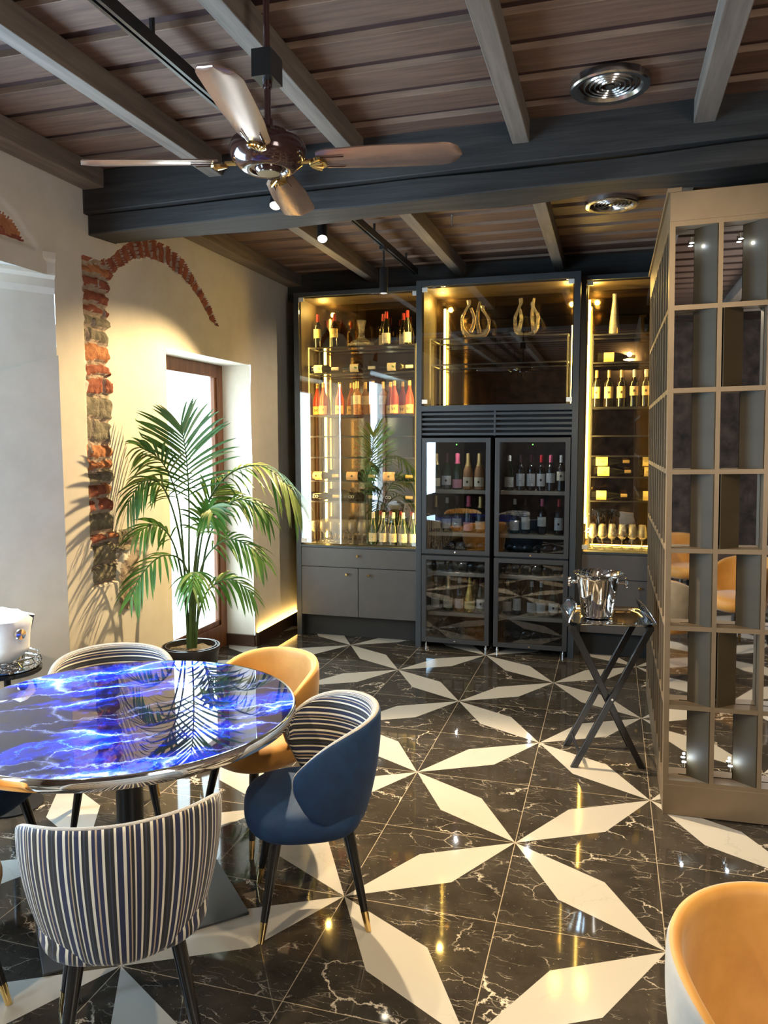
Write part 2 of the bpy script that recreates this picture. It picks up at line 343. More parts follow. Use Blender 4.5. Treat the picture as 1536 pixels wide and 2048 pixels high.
def obj(name, me, parent=None, loc=None, rot=None, label=None):
    o = bpy.data.objects.new(name, me); COL.objects.link(o)
    if parent: o.parent = parent
    if loc: o.location = loc
    if rot: o.rotation_euler = rot
    if label: o['label'] = label
    return o
def tag(o, label, cat, group=None):
    o['label'] = label; o['category'] = cat
    if group: o['group'] = group
    return o
def thing(name, label, cat, loc=(0, 0, 0), rz=0, group=None):
    o = bpy.data.objects.new(name, None); o.empty_display_size = 0.05; COL.objects.link(o)
    o.location = loc; o.rotation_euler = (0, 0, rz); return tag(o, label, cat, group)
def struct(name, me, **k):
    o = obj(name, me, **k); o['kind'] = 'structure'; return o
def bevel(o, w, n=2):
    b = o.modifiers.new('bevel', 'BEVEL'); b.width = w; b.segments = n; b.limit_method = 'ANGLE'; return o
def copy_thing(src, loc, rz, label, group=None):
    r = src.copy(); COL.objects.link(r); r.location = loc; r.rotation_euler = (0, 0, rz); r['label'] = label
    if group: r['group'] = group
    for ch in src.children:
        c = ch.copy(); COL.objects.link(c); c.parent = r
        for gch in ch.children:
            d = gch.copy(); COL.objects.link(d); d.parent = c
    return r
_ck = {}
def cached(key, fn):
    if key not in _ck: _ck[key] = fn()
    return _ck[key]
def box(x0, x1, y0, y1, z0, z1, name, m): return B().box(x0, x1, y0, y1, z0, z1).mesh(name, m)
def lerp(a, b, t): return a + (b - a) * t
def interp(pts, x):
    if x <= pts[0][0]: return pts[0][1]
    for (a, b), (c, d) in zip(pts, pts[1:]):
        if x <= c: return b + (d - b) * (x - a) / (c - a)
    return pts[-1][1]
def sstep(a, b, x):
    t = min(1, max(0, (x - a) / (b - a))); return t * t * (3 - 2 * t)

# ------------------------------------------------------------------ room shell
struct('floor', box(-2.6, 3.3, -7.2, 3.3, -0.12, 0, 'floor', m_floor))
# left wall: plaster with uncovered brickwork, built as one relief
INTR = [(0.217, 2.646), (0.222, 2.741), (0.262, 2.80), (0.322, 2.855), (0.475, 2.95), (0.653, 3.005), (0.86, 3.015), (1.101, 2.961), (1.229, 2.905), (1.339, 2.836), (1.474, 2.72), (1.575, 2.69)]
EXTR = [(0.10, 2.865), (0.139, 2.872), (0.231, 2.905), (0.329, 2.98), (0.448, 3.06), (0.60, 3.115), (0.714, 3.135), (0.885, 3.135), (1.024, 3.112), (1.148, 3.062), (1.254, 2.985), (1.38, 2.90), (1.48, 2.82), (1.60, 2.695)]
RB = [(0.60, 0.24), (0.90, 0.222), (1.09, 0.226), (1.231, 0.222), (1.35, 0.19), (1.474, 0.197), (1.60, 0.212), (1.72, 0.225), (1.85, 0.20), (1.95, 0.226), (2.10, 0.228), (2.234, 0.208), (2.5, 0.222), (2.7, 0.217), (2.9, 0.24)]
LB = [(0.6, -0.035), (0.92, -0.040), (1.57, -0.035), (2.2, -0.024), (2.9, -0.030)]
rnd = random.Random(5)
courses = []; z = 0.915
TYP = ['s', 's', 'r', 's', 'b', 'b', 's', 'o', 'o', 's', 's', 'b', 'b', 'o', 's', 's', 'b', 'b', 'b', 'o', 'b', 'b', 's', 's']
i = 0
while z < 2.9:
    h = rnd.uniform(0.062, 0.115) if TYP[i % len(TYP)] != 's' else rnd.uniform(0.08, 0.14)
    courses.append((z, z + h, TYP[i % len(TYP)], rnd.uniform(-0.04, 0.30), rnd.uniform(-0.012, 0.012))); z += h; i += 1
def nz(y, z, s, o=0): return noise.noise(Vector((y * s, z * s, o)))
def rock(y, z):
    """(depth, material) of the bare masonry at this point of the pilaster"""
    yy = y + 0.012 * nz(y, z, 14, 3); zz = z + 0.014 * nz(y, z, 11, 7) + 0.03 * nz(y, z, 4, 1)
    for z0, z1, t, cut, jit in courses:
        if z0 <= zz < z1:
            edge = min(zz - z0, z1 - zz, abs(yy - cut) + 0.002, 1)
            r = 0.5 + 0.5 * nz(y, z, 9, 5)
            rough = 0.014 * nz(y, z, 25, 2) + 0.008 * nz(y, z, 60, 4)
            if edge < 0.012: return -0.030 + rough, 1
            m = {'b': 2, 'o': 3, 'r': 2, 's': 4}[t]
            if m == 2 and yy > cut and r > 0.62: m = 3
            return -0.002 + jit - 0.010 * (1 - min(1, (edge - 0.012) / 0.02)) + rough, m
    return -0.02, 1
def arch_band(y, z):
    if y < 0.10 or y > 1.60: return False
    return interp(INTR, y) + 0.006 * nz(y, z, 20) < z < interp(EXTR, y) + 0.008 * nz(y, z, 13)
def wall_relief(y, z):
    d = 0.0035 * nz(y, z, 2.5) + 0.0010 * nz(y, z, 11)
    j = 0.010 * nz(y, z, 16, 9)
    if -0.04 < y + 1 and interp(LB, z) + j * 0.5 < y < interp(RB, z) + j and 0.915 + j < z < 2.868 + 0.4 * j and not (y > 0.22 and z > 2.75):
        return rock(y, z)
    if 0.218 < y + j < 0.47 and 1.10 + j < z < 1.225: a, b = rock(y + 0.3, z * 1.1); return a, (4 if b != 1 else 1)
    if 0.235 < y + j < 0.48 - (1.12 - z) * 0.05 and 0.72 + 2 * j < z <= 1.11 + j:
        return -0.018 + 0.02 * nz(y, z, 18, 3) + 0.008 * nz(y, z, 50), (1 if nz(y, z, 6, 8) < 0.35 else 0)
    if arch_band(y, z):
        t = math.atan2(z - 2.40, (y - 0.85) * 0.9); k = (t * 9) % 1.0
        edge = min(k, 1 - k)
        return (-0.030 if edge < 0.10 else -0.008 - 0.004 * sin(int(t * 9) * 3.3)) + 0.008 * nz(y, z, 30), (1 if edge < 0.10 else 2)
    if y > 0.15 and y < 1.6 and z < interp(INTR, y) + 0.001 and y > interp(RB, z) + j:      # walled-up arch, set back a little
        return d - 0.036 * (1 - sstep(0.30, 0.80, y)) - 0.010 * (1 - sstep(0.8, 1.58, y)) * (1 if z > 2.46 else 0), 0
    # the second arch, over the other window
    if -0.70 < y < -0.485 and 2.835 + 0.3 * j < z < interp([(-0.70, 2.965), (-0.60, 2.945), (-0.52, 2.905), (-0.485, 2.84)], y) + 0.6 * j:
        return -0.020 + 0.012 * nz(y, z, 22, 6), (3 if nz(y, z, 15, 3) > -0.15 else 2)
    if y < -0.40 and z > 2.82 and z < interp([(-0.90, 3.05), (-0.65, 3.015), (-0.543, 2.965), (-0.458, 2.886), (-0.40, 2.84)], y): return d - 0.012, 0
    return d, 0
def build_left_wall():
    st = 0.0115; y0, y1, z0, z1 = -0.275, 3.10, 0.0, 3.36
    ys = [y0 + i * st for i in range(int((y1 - y0) / st))] + [y1]; zs = [z0 + i * st for i in range(int((z1 - z0) / st))] + [z1]
    def snap(L, t):
        k = min(range(len(L)), key=lambda q: abs(L[q] - t)); L[k] = t; return k
    a, b, c = snap(ys, 0.832), snap(ys, 2.135), snap(zs, 2.442)
    b_ = B(); idx = {}
    def fill(ys, zs, skip, tagk):
        R_ = [[wall_relief(y, z) for z in zs] for y in ys]; o = len(b_.v); n = len(zs)
        for i, y in enumerate(ys):
            for j, z in enumerate(zs): b_.v.append((-2.0 + R_[i][j][0], y, z))
        for i in range(len(ys) - 1):
            for j in range(n - 1):
                if skip(i, j): continue
                ms = [R_[i][j][1], R_[i + 1][j][1], R_[i][j + 1][1], R_[i + 1][j + 1][1]]
                m = ms[0] if ms.count(ms[0]) > 1 else ms[3]
                b_.face((o + i * n + j, o + (i + 1) * n + j, o + (i + 1) * n + j + 1, o + i * n + j + 1), m)
    fill(ys, zs, lambda i, j: a <= i < b and j < c, 0)
    # above and beside the second niche
    ys2 = [-2.6 + i * 0.02 for i in range(117)]; ys2[-1] = -0.275
    ys2 = [q for q in ys2 if q < -0.80] + [-0.80 + i * st for i in range(int(0.525 / st))] + [-0.275]
    zs2 = [2.70 + i * st for i in range(int(0.66 / st))] + [3.36]
    fill(ys2, zs2, lambda i, j: False, 1)
    for y0_, y1_, z0_, z1_ in ((-3.6, -2.5, 0, 3.36), (-7.2, -4.4, 0, 3.36), (-4.4, -3.6, 0, 0.9), (-4.4, -3.6, 2.2, 3.36)):  # leaves the added daylight opening free, out of view
        o = len(b_.v); b_.v += [(-2, y1_, z0_), (-2, y0_, z0_), (-2, y0_, z1_), (-2, y1_, z1_)]; b_.face((o, o + 1, o + 2, o + 3))
    # reveals of the French window
    def quad(p_): o = len(b_.v); b_.v.extend(p_); b_.face((o, o + 1, o + 2, o + 3))
    xw = -2.335
    quad([(-2.0, 2.135, 0), (-2.0, 2.135, 2.442), (xw, 2.135, 2.442), (xw, 2.135, 0)])
    quad([(-2.01, 0.832, 0), (xw, 0.832, 0), (xw, 0.832, 2.442), (-2.01, 0.832, 2.442)])
    quad([(-1.999, 0.832, 2.442), (-1.999, 2.135, 2.442), (xw, 2.135, 2.442), (xw, 0.832, 2.442)])
    # splayed sides, sill and head of the second window
    xw = -2.45
    quad([(-2.0, -0.275, 0), (-2.30, -0.795, 0), (-2.30, -0.795, 2.72), (-2.0, -0.275, 2.72)])
    quad([(-2.30, -0.795, 0), (-2.30, -2.10, 0), (-2.30, -2.10, 0.70), (-2.30, -0.795, 0.70)])
    quad([(-2.30, -0.795, 0.70), (-2.30, -2.10, 0.70), (xw, -2.10, 0.70), (xw, -0.795, 0.70)])
    quad([(-2.30, -0.795, 0.70), (-2.30, -0.795, 2.72), (xw, -0.795, 2.72), (xw, -0.795, 0.70)])
    quad([(-2.30, -2.10, 0.0), (-2.30, -2.10, 2.72), (-2.0, -2.5, 2.72), (-2.0, -2.5, 0.0)])
    quad([(-2.30, -2.10, 0.70), (-2.30, -2.10, 2.72), (xw, -2.10, 2.72), (xw, -2.10, 0.70)])
    quad([(-2.0, -0.275, 2.72), (-2.0, -2.5, 2.72), (xw, -2.5, 2.72), (xw, -0.275, 2.72)])
    return b_.mesh('wall_left', [m_plaster, m_mortar, m_brick_r, m_brick_o, m_stone], True, 60)
struct('wall_left', build_left_wall())
# plaster cornice of the niche, following the splay, and the slanting plaster step below it
def cornice():
    b_ = B(); d = Vector((-0.500, -0.866, 0)); nrm = Vector((0.866, -0.500, 0)); p0 = Vector((-2.0, -0.275, 0)); L = 0.60
    prof = [(0.000, 2.82), (0.050, 2.82), (0.050, 2.785), (0.032, 2.765), (0.032, 2.70), (0.014, 2.68), (0.014, 2.635), (0.0, 2.60)]
    for s in (0.0, L):
        for a, z in prof: q = p0 + d * s + nrm * a * 0.8; b_.v.append((q.x, q.y, z))
    n = len(prof)
    for i in range(n - 1): b_.face((i, i + 1, n + i + 1, n + i))
    b_.face(list(range(n))[::-1]); b_.face([n + i for i in range(n)])
    o = len(b_.v)
    for s, zt in ((-0.004, 2.270), (0.42, 2.12)):
        for a in (0.0, 0.014):
            q = p0 + d * s + nrm * a; b_.v += [(q.x, q.y, 0.0), (q.x, q.y, zt)]
    b_.face((o + 2, o + 3, o + 7, o + 6)); b_.face((o + 1, o + 3, o + 7, o + 5)); b_.face((o, o + 1, o + 3, o + 2))
    return b_.mesh('trim_1', m_plaster)
struct('trim_1', cornice())
struct('wall_back', box(-2.1, 3.3, 3.10, 3.25, 0, 3.4, 'wall_back', m_dark))
m_rockwall = noisy('rubble_wall', (0.05, 0.038, 0.03), (0.30, 0.17, 0.11), 5, 0.9, bump=1.0, bd=0.05, detail=9)
struct('wall_right', box(3.2, 3.3, -7.2, 3.2, 0, 3.4, 'wall_right', m_rockwall))
struct('wall_front', box(-2.6, 3.3, -7.3, -7.2, 0, 3.4, 'wall_front', m_rockwall))

# ceiling: wide boards with recessed battens between them
cb = B()
def board_run(y0, y1, ph):
    y = ph
    while y < y1:
        a, b = max(y0, y), min(y1, y + 0.187)
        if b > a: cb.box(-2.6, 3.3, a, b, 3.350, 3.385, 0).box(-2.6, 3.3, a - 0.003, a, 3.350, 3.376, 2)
        y += 0.272
board_run(-7.2, 3.2, -0.668 - 0.272 * 24)
cb.box(-2.6, 3.3, -7.2, 3.3, 3.376, 3.45, 1)
struct('ceiling', cb.mesh('ceiling', [m_board, m_gap, m_litedge]))
k = 1
for x in (-1.145, -0.335, 0.512, 1.345, 2.17):
    for y0, y1 in ((-7.1, 0.02), (0.28, 2.97)):
        k += 1; w_ = 0.041 if x < 1.3 else 0.047
        o = struct('trim_%d' % k, box(x - w_, x + w_, y0, y1, 3.240, 3.352, 'rafter', m_rafter)); bevel(o, 0.004)
for y0, y1 in ((-7.1, 0.03), (0.28, 3.1)):
    k += 1; bevel(struct('trim_%d' % k, box(-1.998, -1.86, y0, y1, 3.245, 3.352, 'wall_plate', m_rafter)), 0.004)
# main beam: a hewn lower timber with a second one on top
def hewn(y0, y1, z0, z1, sl, amp, name):
    b_ = B(); n = 60; ring = []
    for i in range(n + 1):
        x = -2.0 + 5.2 * i / n; up = sl * (x + 2)
        def j(s): return amp * noise.noise(Vector((x * 1.6, s, 1.3))) * (0.35 + 0.35 * max(0, x + 0.5))
        r_ = [(y0 + j(1), z0 + up + j(2)), (y1 + j(3), z0 + up + j(4)), (y1, z1 + up), (y0 + j(5), z1 + up + j(6) * 0.5)]
        ring.append(len(b_.v)); b_.v += [(x, a, c) for a, c in r_]
    for i in range(n):
        for q in range(4): b_.face((ring[i] + q, ring[i] + (q + 1) % 4, ring[i + 1] + (q + 1) % 4, ring[i + 1] + q))
    b_.face([ring[0] + q for q in range(4)]); b_.face([ring[-1] + q for q in range(4)][::-1])
    return b_.mesh(name, m_beam, True, 40)
k += 1; bevel(struct('trim_%d' % k, hewn(0.045, 0.30, 3.008, 3.115, 0.010, 0.035, 'beam')), 0.006)
k += 1; bevel(struct('trim_%d' % k, hewn(0.005, 0.30, 3.118, 3.345, 0.012, 0.02, 'beam')), 0.006)
k += 1; struct('trim_%d' % k, box(-2.0, 3.2, 2.96, 3.1, 3.12, 3.352, 'rear_beam', m_beam))

# French window
f = struct('window_1', B().box(-2.33, -2.262, 0.84, 0.93, 0, 2.44).box(-2.33, -2.262, 2.035, 2.13, 0, 2.44).box(-2.33, -2.262, 0.93, 2.035, 2.335, 2.44).box(-2.33, -2.262, 0.93, 2.035, 0.0, 0.20).box(-2.31, -2.275, 0.93, 0.96, 0.2, 2.335).box(-2.31, -2.275, 2.005, 2.035, 0.2, 2.335).box(-2.31, -2.275, 0.93, 2.035, 0.2, 0.245).mesh('window_1', m_window)); bevel(f, 0.004)
obj('window_pane', box(-2.297, -2.293, 0.96, 2.005, 0.245, 2.335, 'pane', m_wpane2), f)
f = struct('window_2', B().box(-2.35, -2.305, -0.845, -0.795, 0.70, 2.72).box(-2.35, -2.305, -2.10, -2.04, 0.70, 2.72).box(-2.35, -2.305, -2.04, -0.845, 0.70, 0.77).box(-2.35, -2.305, -2.04, -0.845, 2.64, 2.72).mesh('window_2', m_window)); bevel(f, 0.004)
obj('window_pane', box(-2.33, -2.326, -2.04, -0.845, 0.77, 2.64, 'pane', m_wpane), f)
# baseboard and the light strip tucked above it
struct('baseboard_left', B().box(-2.0, -1.975, 2.16, 3.10, 0, 0.115).box(-2.265, -1.99, 2.108, 2.136, 0, 0.10).mesh('baseboard', m_base))
tag(obj('light_strip', box(-1.994, -1.984, 2.17, 3.09, 0.116, 0.122, 'strip', m_ledw)), 'warm light strip glowing along the top of the dark baseboard by the cabinet', 'light strip')
q = light('AREA', 'strip_glow', (-1.978, 2.63, 0.126), 2.2, (1.0, 0.62, 0.18), None, shape='RECTANGLE', size=0.02, size_y=0.9)
q.rotation_euler = (pi, 0.25, 0)

# ------------------------------------------------------------------ ceiling fixtures
def ceiling_fan():
    t = thing('ceiling_fan', 'brown and brass ceiling fan with four glossy bronze blades', 'ceiling fan', (-0.17, -1.44, 2.735))
    mb = B().lathe([(0.0, -0.035), (0.040, -0.035), (0.044, -0.030), (0.047, -0.020), (0.060, -0.020), (0.064, -0.026), (0.085, -0.026), (0.098, -0.018), (0.120, 0.0), (0.129, 0.022), (0.130, 0.045), (0.122, 0.066), (0.090, 0.080), (0.075, 0.095), (0.05, 0.105), (0.018, 0.115), (0.018, 0.14), (0, 0.14)], 40)
    obj('motor', mb.mesh('motor', m_motor, True), t)
    obj('trim_ring', B().lathe([(0.084, -0.024), (0.090, -0.021), (0.0905, -0.016), (0.084, -0.019)], 40, cap=False).lathe([(0.0, -0.0375), (0.038, -0.0375), (0.038, -0.034)], 32).mesh('ring', m_chromes, True), t)
    obj('down_rod', B().lathe([(0.011, 0.13), (0.011, 0.24), (0.016, 0.24), (0.016, 0.27), (0.011, 0.27), (0.011, 0.615)], 16).mesh('rod', m_motor, True), t)
    obj('mounting_box', bevel(obj('tmp', box(-0.034, 0.034, -0.05, 0.05, 0.262, 0.350, 'mount', m_black)), 0.002).data, t)
    bpy.data.objects.remove(bpy.data.objects['tmp'])
    # one blade: cupped sheet with rounded tip and two grooves
    b_ = B(); n, w = 26, 9; L0, L1 = 0.165, 0.655
    for side in (0, 1):
        for i in range(n + 1):
            s = i / n; x = L0 + (L1 - L0) * s
            hw = 0.052 + 0.014 * sstep(0, 0.5, s)
            if s > 0.86: hw *= math.sqrt(max(0.0, 1 - ((s - 0.86) / 0.14) ** 2)) * 0.97 + 0.03
            if s < 0.06: hw *= 0.72 + 0.28 * s / 0.06
            for j in range(w):
                q = (j / (w - 1) * 2 - 1); y = q * hw
                zz = 0.010 * (q * q) * (1 - 0.5 * s) - (0.004 if side else 0) + 0.012 * s
                tw = -radians(13) * (1 - 0.25 * s)
                b_.v.append((x, y * cos(tw), zz + y * sin(tw)))
    N = (n + 1) * w
    for side in (0, 1):
        for i in range(n):
            for j in range(w - 1):
                a = side * N + i * w + j; b_.face((a, a + 1, a + w + 1, a + w) if not side else (a, a + w, a + w + 1, a + 1))
    per = [i * w for i in range(n + 1)] + [n * w + j for j in range(1, w)] + [i * w + w - 1 for i in range(n - 1, -1, -1)] + [j for j in range(w - 2, 0, -1)]
    for a, c in zip(per, per[1:] + per[:1]): b_.face((a, c, N + c, N + a))
    bm = b_.mesh('blade', m_blade, True, 50)
    g = B()
    for y in (-0.026, 0.026): g.tube([(0.18, y, -0.004 - y * 0.22), (0.26, y * 1.15, -0.003 - y * 0.22)], 0.0022, 6)
    gm = g.mesh('groove', m_motor)
    br = B().tube([(0.10, 0, 0.0), (0.15, 0, 0.0)], 0.008, 10)
    fan = [(0.140, 0), (0.148, 0.016), (0.165, 0.030), (0.180, 0.032), (0.186, 0.020), (0.196, 0.014), (0.200, 0), (0.196, -0.014), (0.186, -0.020), (0.180, -0.032), (0.165, -0.030), (0.148, -0.016)]
    tw = -radians(13); o = len(br.v)
    for dz in (-0.013, -0.003):
        for x, y in fan: br.v.append((x, y * cos(tw), dz + y * sin(tw)))
    br.face([o + i for i in range(12)]); br.face([o + 12 + i for i in range(12)][::-1])
    for i in range(12): br.face((o + i, o + (i + 1) % 12, o + 12 + (i + 1) % 12, o + 12 + i))
    for a in (-0.6, -0.3, 0, 0.3, 0.6): br.tube([(0.143, 0, -0.012), (0.143 + 0.045 * cos(a), 0.045 * sin(a), -0.016 - 0.045 * sin(a) * 0.22)], 0.0035, 6)
    brm = br.mesh('bracket', m_gold, True)
    for q in range(4):
        a = radians(12.5) + q * pi / 2
        o = obj('blade', bm, t, rot=(0, 0, a)); obj('groove', gm, o); obj('brass_bracket', brm, o)
ceiling_fan()

def track(x, y0, y1, label):
    t = thing('ceiling_track', label, 'track', (x, y0, 3.24)); L = y1 - y0
    obj('rail', B().box(-0.020, -0.006, 0, L, 0.0, 0.05).box(0.006, 0.020, 0, L, 0.0, 0.05).box(-0.006, 0.006, 0, L, 0.02, 0.05).mesh('rail', m_black), t)
    for k in range(int(L / 1.0) + 1): obj('hanger', box(-0.006, 0.006, 0.3 + k * 0.9, 0.32 + k * 0.9, 0.05, 0.12, 'hanger', m_black), t)
track(-0.70, -7.0, 0.0, 'black track rail running beside the fan up to the big beam')
track(-0.70, 0.31, 2.75, 'black track rail behind the big beam, in front of the display cabinets')
def track_lamp(x, y, z, aim, label, L=0.15, stem=True):
    t = thing('track_lamp', label, 'spotlight', (x, y, z), group='cylinder spotlights on the tracks')
    d = (Vector(aim) - Vector((x, y, z))).normalized(); q = d.to_track_quat('-Z', 'Y').to_euler()
    obj('lamp_body', B().lathe([(0.0, L), (0.030, L), (0.032, L - 0.004), (0.032, 0.0), (0.028, 0.0), (0.026, 0.012)], 24).mesh('body', m_black, True), t, rot=q)
    obj('lens', B().lathe([(0.027, 0.008), (0.0, 0.008)], 24).mesh('lens', m_lamp, True), t, rot=q)
    top = Vector((0, 0, 0)) - d * (L * 0.75)
    obj('stem', B().tube([top, (top.x * 0.5, top.y * 0.5, 3.22 - z), (0, 0, 3.245 - z)], 0.007, 8).box(-0.018, 0.018, -0.05, 0.05, 3.215 - z, 3.24 - z).mesh('stem', m_black), t)
track_lamp(-0.70, 1.75, 2.90, (-0.75, 1.7, 0), 'hanging cylinder spotlight pointing straight down in front of the left cabinet', 0.19)
track_lamp(-0.72, 0.52, 3.00, (-0.45, -0.2, 2.0), 'tilted spotlight just behind the big black beam')
track_lamp(-0.72, -0.16, 3.00, (-0.60, -0.9, 1.7), 'spotlight shining out beside the rear fan blade')

def vent(x, y, z, label):
    t = thing('ceiling_vent', label, 'ceiling vent', (x, y, z), group='round slotted vents in the ceiling')
    obj('frame', B().lathe([(0.170, 0.034), (0.170, 0.006), (0.163, 0.0), (0.140, 0.004), (0.128, 0.016), (0.128, 0.034)], 48, cap=False).mesh('frame', m_chromes, True), t)
    obj('housing', B().lathe([(0.13, 0.034), (0.0, 0.034)], 32).mesh('housing', m_dark), t)
    for r in (0.108, 0.086, 0.064, 0.042):
        obj('ring', B().lathe([(r + 0.010, 0.026), (r + 0.002, 0.010), (r - 0.002, 0.008), (r - 0.004, 0.014), (r + 0.004, 0.030)], 40, cap=False).mesh('ring', m_chromes, True), t)
    obj('boss', B().lathe([(0.020, 0.03), (0.018, 0.008), (0.0, 0.005)], 24).mesh('boss', m_chromes, True), t)
vent(0.928, -0.285, 3.318, 'round chrome ring vent in the boards between two rafters before the beam')
vent(0.935, 1.475, 3.318, 'round chrome ring vent behind the beam, near the lattice screen')
# small hook under the big beam
tag(obj('beam_hook', B().tube([(0.115, 0.29, 3.01), (0.115, 0.29, 2.955), (0.119, 0.285, 2.950)], 0.003, 6).mesh('hook', m_chromes)), 'tiny metal hook hanging from the underside of the big beam', 'hook')

# ------------------------------------------------------------------ display cabinets
PZ = 3.105
def knob(parent, x, y, z):
    obj('knob', B().lathe([(0.006, 0.0), (0.006, 0.018), (0.012, 0.020), (0.013, 0.030), (0.010, 0.033), (0, 0.033)], 16, axis='y', loc=(x, y, z)).mesh('knob', m_gold, True), parent)
def display(name_x, x0, x1, yf, zb, label, shelves, frame_posts=True):
    """glazed bay: x0..x1 inside the posts, front plane yf, bottom zb"""
    t = thing('display_cabinet', label, 'display cabinet', ((x0 + x1) / 2, yf, 0)); cx = (x0 + x1) / 2
    a, c = x0 - cx, x1 - cx; D = 3.05 - yf
    obj('back_panel', box(a, c, D - 0.02, D, zb, PZ - 0.02, 'back', m_bronzeback), t)
    obj('side_panel', box(a, a + 0.012, 0.03, D - 0.02, zb, PZ - 0.02, 'side', m_bronze), t)
    obj('side_panel', box(c - 0.012, c, 0.03, D - 0.02, zb, PZ - 0.02, 'side', m_bronze), t)
    obj('top_panel', box(a, c, 0.03, D - 0.02, PZ - 0.035, PZ - 0.02, 'top', m_bronze), t)
    m = 0.0
    for s0, s1 in ((a + 0.004, m - 0.002), (m + 0.002, c - 0.004)):
        d = obj('glass_door', box(s0, s1, 0.004, 0.010, zb + 0.012, PZ - 0.03, 'glass', m_pane), t)
        e = s0 if s0 < 0 else s1
        for z in (zb + 0.015, PZ - 0.065):
            obj('hinge', box(min(e, e + (0.045 if s0 < 0 else -0.045)), max(e, e + (0.045 if s0 < 0 else -0.045)), -0.004, 0.016, z, z + 0.035, 'hinge', m_white), d)
    # shelf rack: slim black frame with glass shelves
    ra, rc, y0, y1 = a + 0.045, c - 0.045, 0.11, D - 0.05
    top = shelves[0]
    b_ = B()
    for x in (ra, rc - 0.012):
        for y in (y0, y1 - 0.012): b_.box(x, x + 0.012, y, y + 0.012, zb, top)
    for z in shelves:
        b_.box(ra + 0.012, rc - 0.012, y0, y0 + 0.012, z - 0.014, z - 0.002).box(ra + 0.012, rc - 0.012, y1 - 0.012, y1, z - 0.014, z - 0.002)
        b_.box(ra, ra + 0.012, y0 + 0.012, y1 - 0.012, z - 0.014, z - 0.002).box(rc - 0.012, rc, y0 + 0.012, y1 - 0.012, z - 0.014, z - 0.002)
    obj('rack', b_.mesh('rack', m_black), t)
    for z in shelves: obj('glass_shelf', box(ra + 0.012, rc - 0.012, y0 + 0.012, y1 - 0.012, z - 0.008, z, 'shelf', m_shelfglass), t)
    return t, a, c, D
SL = [2.648, 2.415, 2.035, 1.845, 1.653, 1.437, 1.247]
SR = [2.668, 2.440, 2.075, 1.842, 1.675, 1.500, 1.300]
CL = display('left', -1.752, -0.648, 2.62, 0.855, 'glazed display bay on the left, full of wine, lit by gold strips', SL)
CC = display('centre', -0.586, 0.662, 2.50, 2.095, 'glazed display bay above the wine fridges holding two lyre decanters', [2.668, 2.450])
CR = display('right', 0.752, 1.900, 2.62, 0.885, 'glazed display bay on the right beside the lattice screen, gold lit', SR)
def led(bay, x, y, z0, z1):
    t = bay[0]
    obj('light_strip', box(x - 0.009, x + 0.009, y - 0.004, y + 0.004, z0, z1, 'led', m_led), t)
led(CL, CL[1] + 0.10, CL[3] - 0.03, 0.87, 2.64); led(CL, CL[2] - 0.018, 0.20, 0.87, 3.0)
led(CC, CC[1] + 0.09, CC[3] - 0.03, 2.11, 2.98); led(CC, CC[2] - 0.02, 0.26, 2.11, 2.75)
led(CR, CR[1] + 0.020, 0.14, 1.1, 2.95); led(CR, CR[1] + 0.60, 0.10, 0.9, 2.4)
obj('light_strip', box(CR[1] + 0.06, CR[2] - 0.1, CR[3] - 0.045, CR[3] - 0.030, 0.888, 0.893, 'led', m_led), CR[0])  # low strip added behind the glasses to brighten them
GOLD = (1.0, 0.66, 0.16)
for (x, y, z, e) in ((-1.62, 2.90, 3.00, 8.0), (-0.48, 2.86, 3.00, 9.0), (0.60, 2.72, 3.02, 6.0), (0.82, 2.74, 3.02, 8.0)):
    light('POINT', 'cabinet_downlight', (x, y, z), e, GOLD, shadow_soft_size=0.02)
for (x, y, z, H, e, tx) in ((-1.735, 2.66, 1.95, 2.1, 22, 0), (-0.662, 2.66, 1.95, 2.1, 22, -2), (0.768, 2.66, 1.95, 2.1, 44, 2), (-0.57, 2.56, 2.6, 0.9, 8, 0), (0.645, 2.56, 2.6, 0.9, 8, -2)):
    light('AREA', 'cabinet_side_strip', (x, y, z), e, GOLD, (x + (1 if tx >= 0 else -1), y + 0.35, z), shape='RECTANGLE', size=0.02, size_y=H)

def base_cabinet(x0, x1, label, zt):
    t = thing('base_cabinet', label, 'cabinet', ((x0 + x1) / 2, 2.62, 0)); a = x0 - (x0 + x1) / 2; c = -a
    obj('carcass', B().box(a, c, 0.02, 0.42, 0.20, zt - 0.02).mesh('carcass', m_cab), t)
    obj('plinth', box(a, c, 0.08, 0.40, 0.0, 0.20, 'plinth', m_dark), t)
    bevel(obj('worktop', box(a, c, 0.0, 0.42, zt - 0.02, zt, 'top', m_cab), t), 0.001)
    d = bevel(obj('drawer', box(a + 0.004, c - 0.004, 0.0, 0.02, 0.655, zt - 0.024, 'drawer', m_front), t), 0.0015)
    knob(d, 0.0, 0.0, zt - 0.088)
    for s in (-1, 1):
        q = (a + 0.004, -0.003) if s < 0 else (0.003, c - 0.004)
        d = bevel(obj('door', box(q[0], q[1], 0.0, 0.02, 0.200, 0.648, 'door', m_front), t), 0.0015)
        knob(d, s * 0.105, 0.0, 0.592)
base_cabinet(-1.752, -0.648, 'taupe drawer and door cabinet under the left display bay', 0.850)
base_cabinet(0.752, 1.900, 'taupe drawer and door cabinet behind the tray stand', 0.880)
